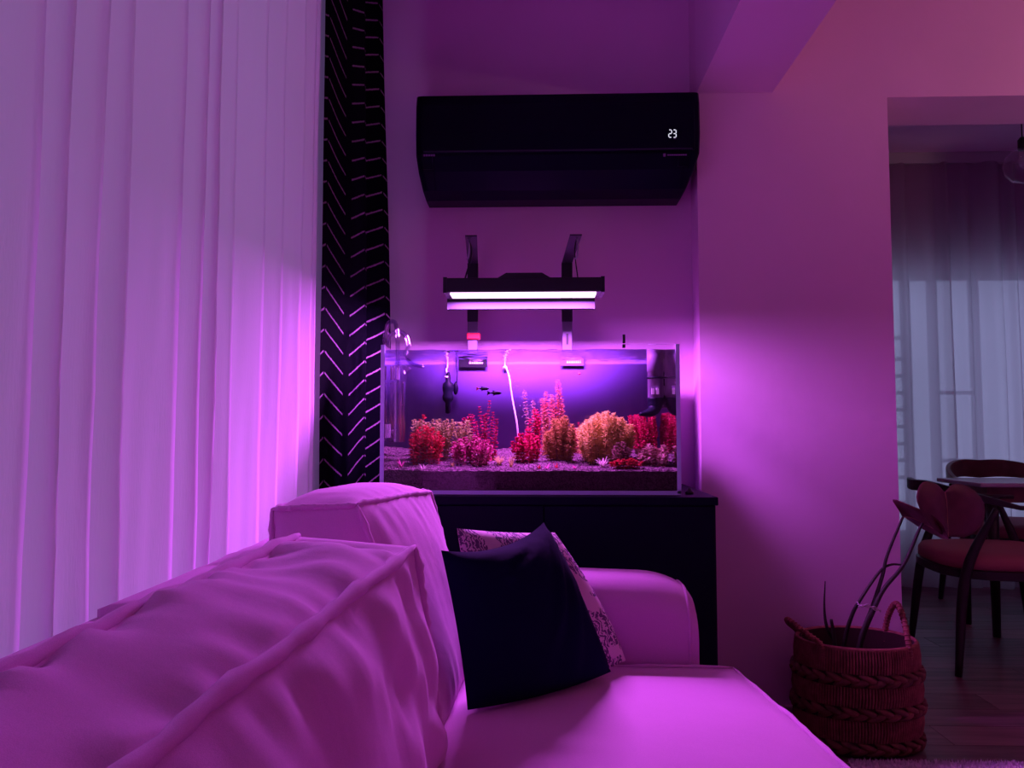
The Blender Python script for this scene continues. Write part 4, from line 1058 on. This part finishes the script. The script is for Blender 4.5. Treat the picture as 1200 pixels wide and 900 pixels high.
mk('liner', V, F, mat('basket_liner', (.05, .016, .015), .9), bk, smooth=False)
bands = [('t', .270, .338), ('b', .222, .268), ('t', .166, .222), ('b', .116, .164), ('t', .056, .116), ('b', .006, .054)]
for kd, z0, z1 in bands:
    g = G()
    if kd == 't':
        for k in range(132):
            an = 2 * PI * k / 132
            g.tube([ell(z0 - .004, an, -.003), ell((z0 + z1) / 2, an + .004, .001), ell(z1 + .002, an, -.002)], .0036, 5, cap=False)
        sm(g.out('twine_band', M['basket'], bk, kind='stuff'))
    else:
        nb = 24; hh = (z1 - z0)
        for k in range(nb):
            for s in (0, 1):
                a0 = 2 * PI * (k + .5 * s) / nb; pth = []
                for q in range(7):
                    t = q / 6; zz_ = z0 + hh * (.12 + .5 * t if s else .88 - .5 * t) ; pth.append(ell(zz_, a0 + 2 * PI / nb * 1.25 * t, -.005 + .007 * math.sin(PI * t)))
                g.tube(pth, [.002, .008, .0105, .011, .0105, .008, .002], 6)
        sm(g.out('braid_band', M['braid'], bk, kind='stuff'))
sm(G().tube([ell(BH, 2 * PI * k / 64, -.006) for k in range(65)], .0065, 8, cap=False).out('rim', M['basket'], bk))
def handle(p0, p1, top, nm='handle'):
    mid = (p0 + p1) / 2
    pth = smooth_path([p0 + Vector((0, 0, -.05)), p0, p0.lerp(top, .62) + (p0 - mid) * .25, top, p1.lerp(top, .62) + (p1 - mid) * .25, p1, p1 + Vector((0, 0, -.05))], 6)
    o = sm(G().tube(pth, .0085, 8).out(nm, M['basket'], bk))
    g = G()
    for i in range(2, len(pth) - 2):
        d = (pth[i + 1] - pth[i - 1]).normalized(); a = Vector((0, 0, 1)) if abs(d.z) < .9 else Vector((1, 0, 0)); u = d.cross(a).normalized(); w = d.cross(u)
        g.tube([pth[i] + (u * math.cos(2 * PI * q / 8) + w * math.sin(2 * PI * q / 8)) * .0088 for q in range(9)], .0024, 4, cap=False)
    sm(g.out('wrapping', M['basket'], o))
handle(ell(BH, math.radians(42), -.004), ell(BH, math.radians(-50), -.004), P(1051, 708, 2.61))
handle(ell(BH, math.radians(150), -.004), ell(BH, math.radians(220), -.004), P(924, 727, 2.60))
gs_ = G().lathe((0, 0, .20), [(1, -.03), (1, 0), (.9, .012), (.5, .022), (.001, .024)], 40)
for v_ in gs_.V: v_.x = bx_ + v_.x * (rad(.2)[0] - .013); v_.y = by_ + v_.y * (rad(.2)[1] - .013)
gs_.out('soil', M['soil'], bk)

# the plant in the basket
pt = thing('potted_plant', 'leggy houseplant with large dark red leaves growing from the basket', 'plant', (bx_, by_, .21))
def stem(pts, r0, r1, nm='stem', m_='stem'):
    p = smooth_path(pts, 8); return sm(G().tube(p, [r0 + (r1 - r0) * i / (len(p) - 1) for i in range(len(p))], 8).out(nm, M[m_], pt))
Yp = 2.56
stem([Vector((bx_ - .005, 2.585, .205)), P(1008, 752, Yp), P(1022, 712, Yp), P(1034, 675, Yp), P(1040, 650, Yp), P(1058, 606, Yp)], .0085, .0042)
stem([Vector((bx_ - .02, 2.615, .205)), P(1010, 748, 2.58), P(1023, 716, 2.555), P(1036, 690, 2.55), P(1060, 660, 2.55), P(1079, 617, 2.55), P(1092, 598, 2.54), P(1107, 577, 2.54)], .010, .003)
stem([Vector((bx_ - .055, 2.62, .205)), P(990, 750, 2.60), P(998, 722, 2.575), P(1008, 703, 2.56), P(1030, 671, 2.56), P(1043, 662, 2.56), P(1058, 662, 2.555)], .008, .003)
stem([Vector((bx_ - .075, 2.645, .205)), P(978, 756, 2.62), P(969, 735, 2.6), P(966, 712, 2.6), P(967, 681, 2.6)], .009, .0018)
stem([Vector((bx_ - .07, 2.59, .205)), P(978, 750, 2.58), P(974, 726, 2.57)], .008, .005)
g = G()
for k in range(3):
    c0, c1 = P(1004 + k, 705 + 3 * k, 2.545), P(1025, 715 - 2 * k, 2.535)
    g.tube(smooth_path([c0, P(1010, 711 - k, 2.535), P(1017, 708 + 2 * k, 2.535), c1, P(1032, 715 + k, 2.54)], 4), .0017, 5)
sm(g.out('tie_string', M['string'], pt))
def leaf(nm, outline_l, outline_r, rib, N=10, cup=.02):
    """broad leaf between a midrib and two margins, all world points"""
    rib = smooth_path(rib, 6); L_ = smooth_path(outline_l, 6); R_ = smooth_path(outline_r, 6)
    def samp(p, t): f = t * (len(p) - 1); i = min(int(f), len(p) - 2); return p[i].lerp(p[i + 1], f - i)
    V = []; F = []; K = 16
    for i in range(K + 1):
        t = i / K; r = samp(rib, t); a = samp(L_, t); b = samp(R_, t)
        for k in range(-N, N + 1):
            s = abs(k) / N; q = r.lerp(a if k < 0 else b, s)
            V.append(q + Vector((0, -cup, 0)) * math.sin(PI * s) * math.sin(PI * t) + Vector((0, .0015, 0)) * math.sin(s * 9 + t * 20))
    W_ = 2 * N + 1
    for i in range(K):
        for k in range(W_ - 1): q = i * W_ + k; F.append((q, q + 1, q + W_ + 1, q + W_))
    o = mk(nm, V, F, M['leaf'], pt, smooth=True, thick=.0018)
    sm(G().tube([p + Vector((0, -.002, 0)) for p in rib], [.0022 * (1 - .7 * i / len(rib)) for i in range(len(rib))], 6).out('midrib', M['vein'], o))
    return o
leaf('leaf', [P(1107, 577, 2.54), P(1095, 566, 2.50), P(1080, 566, 2.47), P(1074, 582, 2.45), P(1080, 600, 2.46), P(1096, 622, 2.49), P(1111, 629, 2.53)],
     [P(1107, 577, 2.54), P(1118, 567, 2.56), P(1138, 572, 2.59), P(1153, 590, 2.61), P(1152, 612, 2.61), P(1136, 628, 2.58), P(1111, 629, 2.53)],
     [P(1107, 577, 2.54), P(1109, 590, 2.545), P(1110, 605, 2.54), P(1111, 629, 2.53)])
leaf('leaf', [P(1058, 606, 2.56), P(1050, 593, 2.54), P(1047, 585, 2.52), P(1066, 592, 2.48), P(1090, 602, 2.47), P(1105, 615, 2.47), P(1112, 632, 2.48)],
     [P(1058, 606, 2.56), P(1056, 603, 2.58), P(1060, 606, 2.60), P(1076, 617, 2.60), P(1092, 625, 2.58), P(1104, 631, 2.54), P(1112, 632, 2.48)],
     [P(1058, 606, 2.56), P(1066, 606, 2.56), P(1080, 612, 2.55), P(1098, 622, 2.53), P(1112, 632, 2.48)], cup=.008)
sm(G().tube(smooth_path([P(1107, 577, 2.538), P(1098, 589, 2.525), P(1090, 601, 2.515)], 5), .0018, 6).out('petiole', M['vein'], pt))

# ================================================================== rug
rx0, rx1, ry0, ry1 = .95, 2.9, .4, PZ(1100, 893, .012).y
rug = thing('rug', 'pale shaggy rug edge lying on the planks in front of the basket', 'rug', ((rx0 + rx1) / 2, (ry0 + ry1) / 2, 0))
box('backing', rx0, rx1, ry0, ry1, 0, .008, M['rug'], rug)
g = G()
for k in range(16000):
    x = random.uniform(rx0, rx1); y = ry1 - (ry1 - ry0) * random.random() ** 2.4; h = random.uniform(.010, .018); a = random.uniform(0, 6.3); w = .0035
    dx, dy = math.cos(a) * w, math.sin(a) * w; lx, ly = random.gauss(0, .004), random.gauss(0, .004)
    g.add([(x - dx, y - dy, .006), (x + dx, y + dy, .006), (x + lx, y + ly, .006 + h)], [(0, 1, 2)])
g.out('pile', M['rug'], rug, kind='stuff')

# ================================================================== dining room
def chair(name, label, c, rot, rail_m, seat_m, leg_m, zr_back, zr_arm, band, reach=.24):
    """round-backed armchair; local +x is the way it faces"""
    t = thing(name, label, 'chair', (c[0], c[1], 0), 'dining chairs')
    t.rotation_euler = (0, 0, 0)
    ca, sa = math.cos(rot), math.sin(rot)
    def W_(x, y, z): return Vector((c[0] + x * ca - y * sa, c[1] + x * sa + y * ca, z))
    # seat: rounded pad
    V = []; F = []; n = 40
    prof = [(.0, .425), (.90, .425), (1.0, .44), (1.0, .475), (.95, .495), (.75, .505), (.0, .51)]
    def sp(an): # superellipse outline
        cx, cyy = math.cos(an), math.sin(an); k = (abs(cx) ** 3.2 + abs(cyy) ** 3.2) ** (-1 / 3.2); return .285 * k * cx, .28 * k * cyy
    for r, z in prof:
        for k in range(n): x, y = sp(2 * PI * k / n); V.append(W_(x * max(r, .01), y * max(r, .01), z))
    for i in range(len(prof) - 1):
        for k in range(n): F.append((i * n + k, i * n + (k + 1) % n, (i + 1) * n + (k + 1) % n, (i + 1) * n + k))
    mk('seat', V, F, seat_m, t, smooth=True)
    V = []; F = []
    for r, z in ((.98, .395), (1.03, .40), (1.03, .432), (.98, .435)):
        for k in range(n): x, y = sp(2 * PI * k / n); V.append(W_(x * r, y * r, z))
    for i in range(3):
        for k in range(n): F.append((i * n + k, i * n + (k + 1) % n, (i + 1) * n + (k + 1) % n, (i + 1) * n + k))
    F += [tuple(range(n - 1, -1, -1)), tuple(3 * n + k for k in range(n))]
    mk('seat_frame', V, F, leg_m, t)
    # rail: horseshoe
    V = []; F = []; K = 40
    for k in range(K + 1):
        s = -1 + 2 * k / K; b = abs(s); an = PI + max(-1, min(1, s / .75)) * PI / 2
        x = -.02 + .31 * math.cos(an) + max(0, (b - .75) / .25) * reach; y = .31 * math.sin(an); z = zr_back + (zr_arm - zr_back) * min(1, max(0, (b - .15) / .6)) ** 1.3 + band * .12 * math.sin(b * PI)
        hb = band * (1 - .62 * min(1, (b / .75) ** 2)) / 2; th_ = .013
        ix, iy = math.cos(an) * th_, math.sin(an) * th_
        for (q, zz_) in ((1, -hb), (1, hb), (-1, hb), (-1, -hb)): V.append(W_(x + ix * q, y + iy * q, z + zz_))
    for k in range(K):
        for q in range(4): F.append((k * 4 + q, k * 4 + (q + 1) % 4, (k + 1) * 4 + (q + 1) % 4, (k + 1) * 4 + q))
    F += [(3, 2, 1, 0), tuple(K * 4 + q for q in range(4))]
    mk('backrest', V, F, rail_m, t, smooth=False, bevel=(.005, 2))
    # legs that run up to carry the rail
    for (fx, fy, tx, ty) in ((-.27, -.29, -.10, -.29), (-.27, .29, -.10, .29), (.26, -.27, .13, -.275), (.26, .27, .13, .275)):
        p0 = W_(fx, fy, 0); p1 = W_(fx * .80, fy * .90, .42); p2 = W_(tx, ty, zr_arm - .005)
        sm(G().tube(smooth_path([p0, p1, p2], 6), [.014 + .008 * math.sin(PI * min(1, k / 12 * 1.1)) for k in range(13)], 8).out('leg', leg_m, t))
    return t
chair('dining_chair', 'dark-framed round-backed chair with a red seat in the doorway', (2.06, 3.58), math.radians(-8), M['wooddark'], M['seat'], M['wooddark'], .775, .70, .050)
chair('dining_chair', 'red-brown round-backed chair on the window side of the dining table', (2.74, 4.56), math.radians(-90), M['woodred'], M['seat'], M['wooddark'], .785, .72, .11, .06)
tb = thing('dining_table', 'pale-topped dining table between the two round-backed chairs', 'table', (2.75, 4.09, 0))
txl = P(1097, 559, 4.30).x
tz = .765
G().add([], []).box(txl, 3.42, 3.88, 4.30, tz - .022, tz).out('table_top', M['tabletop'], tb, bevel=(.006, 2))
box('apron', txl + .06, 3.36, 3.93, 4.25, tz - .10, tz - .0215, M['woodred'], tb)
for (x, y) in ((txl + .10, 3.96), (txl + .10, 4.22), (3.33, 3.96), (3.33, 4.22)):
    sm(G().lathe((x, y, 0), [(.018, 0), (.03, tz - .023)], 12).out('leg', M['wooddark'], tb))
pd = thing('pendant_lamp', 'unlit clear glass globe pendant hanging over the dining table', 'lamp', tuple(P(1199, 150, 3.7)))
c = P(1199, 194, 3.7)
sm(G().lathe(c, [(.018, .085), (.045, .074), (.074, .044), (.086, 0), (.074, -.044), (.045, -.074), (.001, -.086)], 28, cap=False).out('globe', pane_mat('globe_glass', .06), pd))
sm(G().lathe(c, [(.016, .075), (.020, .08), (.020, .125), (.008, .14)], 16).out('socket', M['black'], pd))
sm(G().tube([c + Vector((0, 0, .13)), Vector((c.x, c.y, ZC))], .003, 6).out('cord', M['black'], pd))
sm(G().lathe(c, [(.012, .078), (.016, .04), (.020, .02), (.014, -.005), (.001, -.012)], 14).out('bulb', pane_mat('bulb_glass', .10), pd))

# ================================================================== uplighter added out of view to warm the upper right wall
ux, uy, uz = 3.15, 1.9, 1.78
ul = thing('added_uplighter', 'unseen added floor lamp with an upward bowl washing wall and ceiling warm', 'lamp', (ux, uy, 0))
sm(G().lathe((ux, uy, 0), [(.14, 0), (.14, .015), (.03, .03)], 28).out('base', M['blackmat'], ul))
sm(G().tube([(ux, uy, .02), (ux, uy, uz - .05)], .012, 12).out('pole', M['blackmat'], ul))
sm(G().lathe((ux, uy, uz), [(.012, -.055), (.10, -.04), (.16, .0), (.18, .06), (.175, .06), (.155, .004), (.095, -.034), (.001, -.048)], 32, cap=False).out('bowl', M['blackmat'], ul))
sm(G().lathe((ux, uy, uz), [(.001, -.045), (.03, -.03), (.035, 0), (.025, .025), (.001, .032)], 16).out('bulb', emit_mat('added_warm_bulb', (1.0, .6, .5), 2.0), ul))
pl = bpy.data.lights.new('added_bulb_light', 'POINT'); pl.shadow_soft_size = .045; pl.energy = 24.0; pl.color = (1.0, .56, .48)
po = bpy.data.objects.new('added_bulb_light', pl); link(po, ul); po.location = (0, 0, uz + .045)
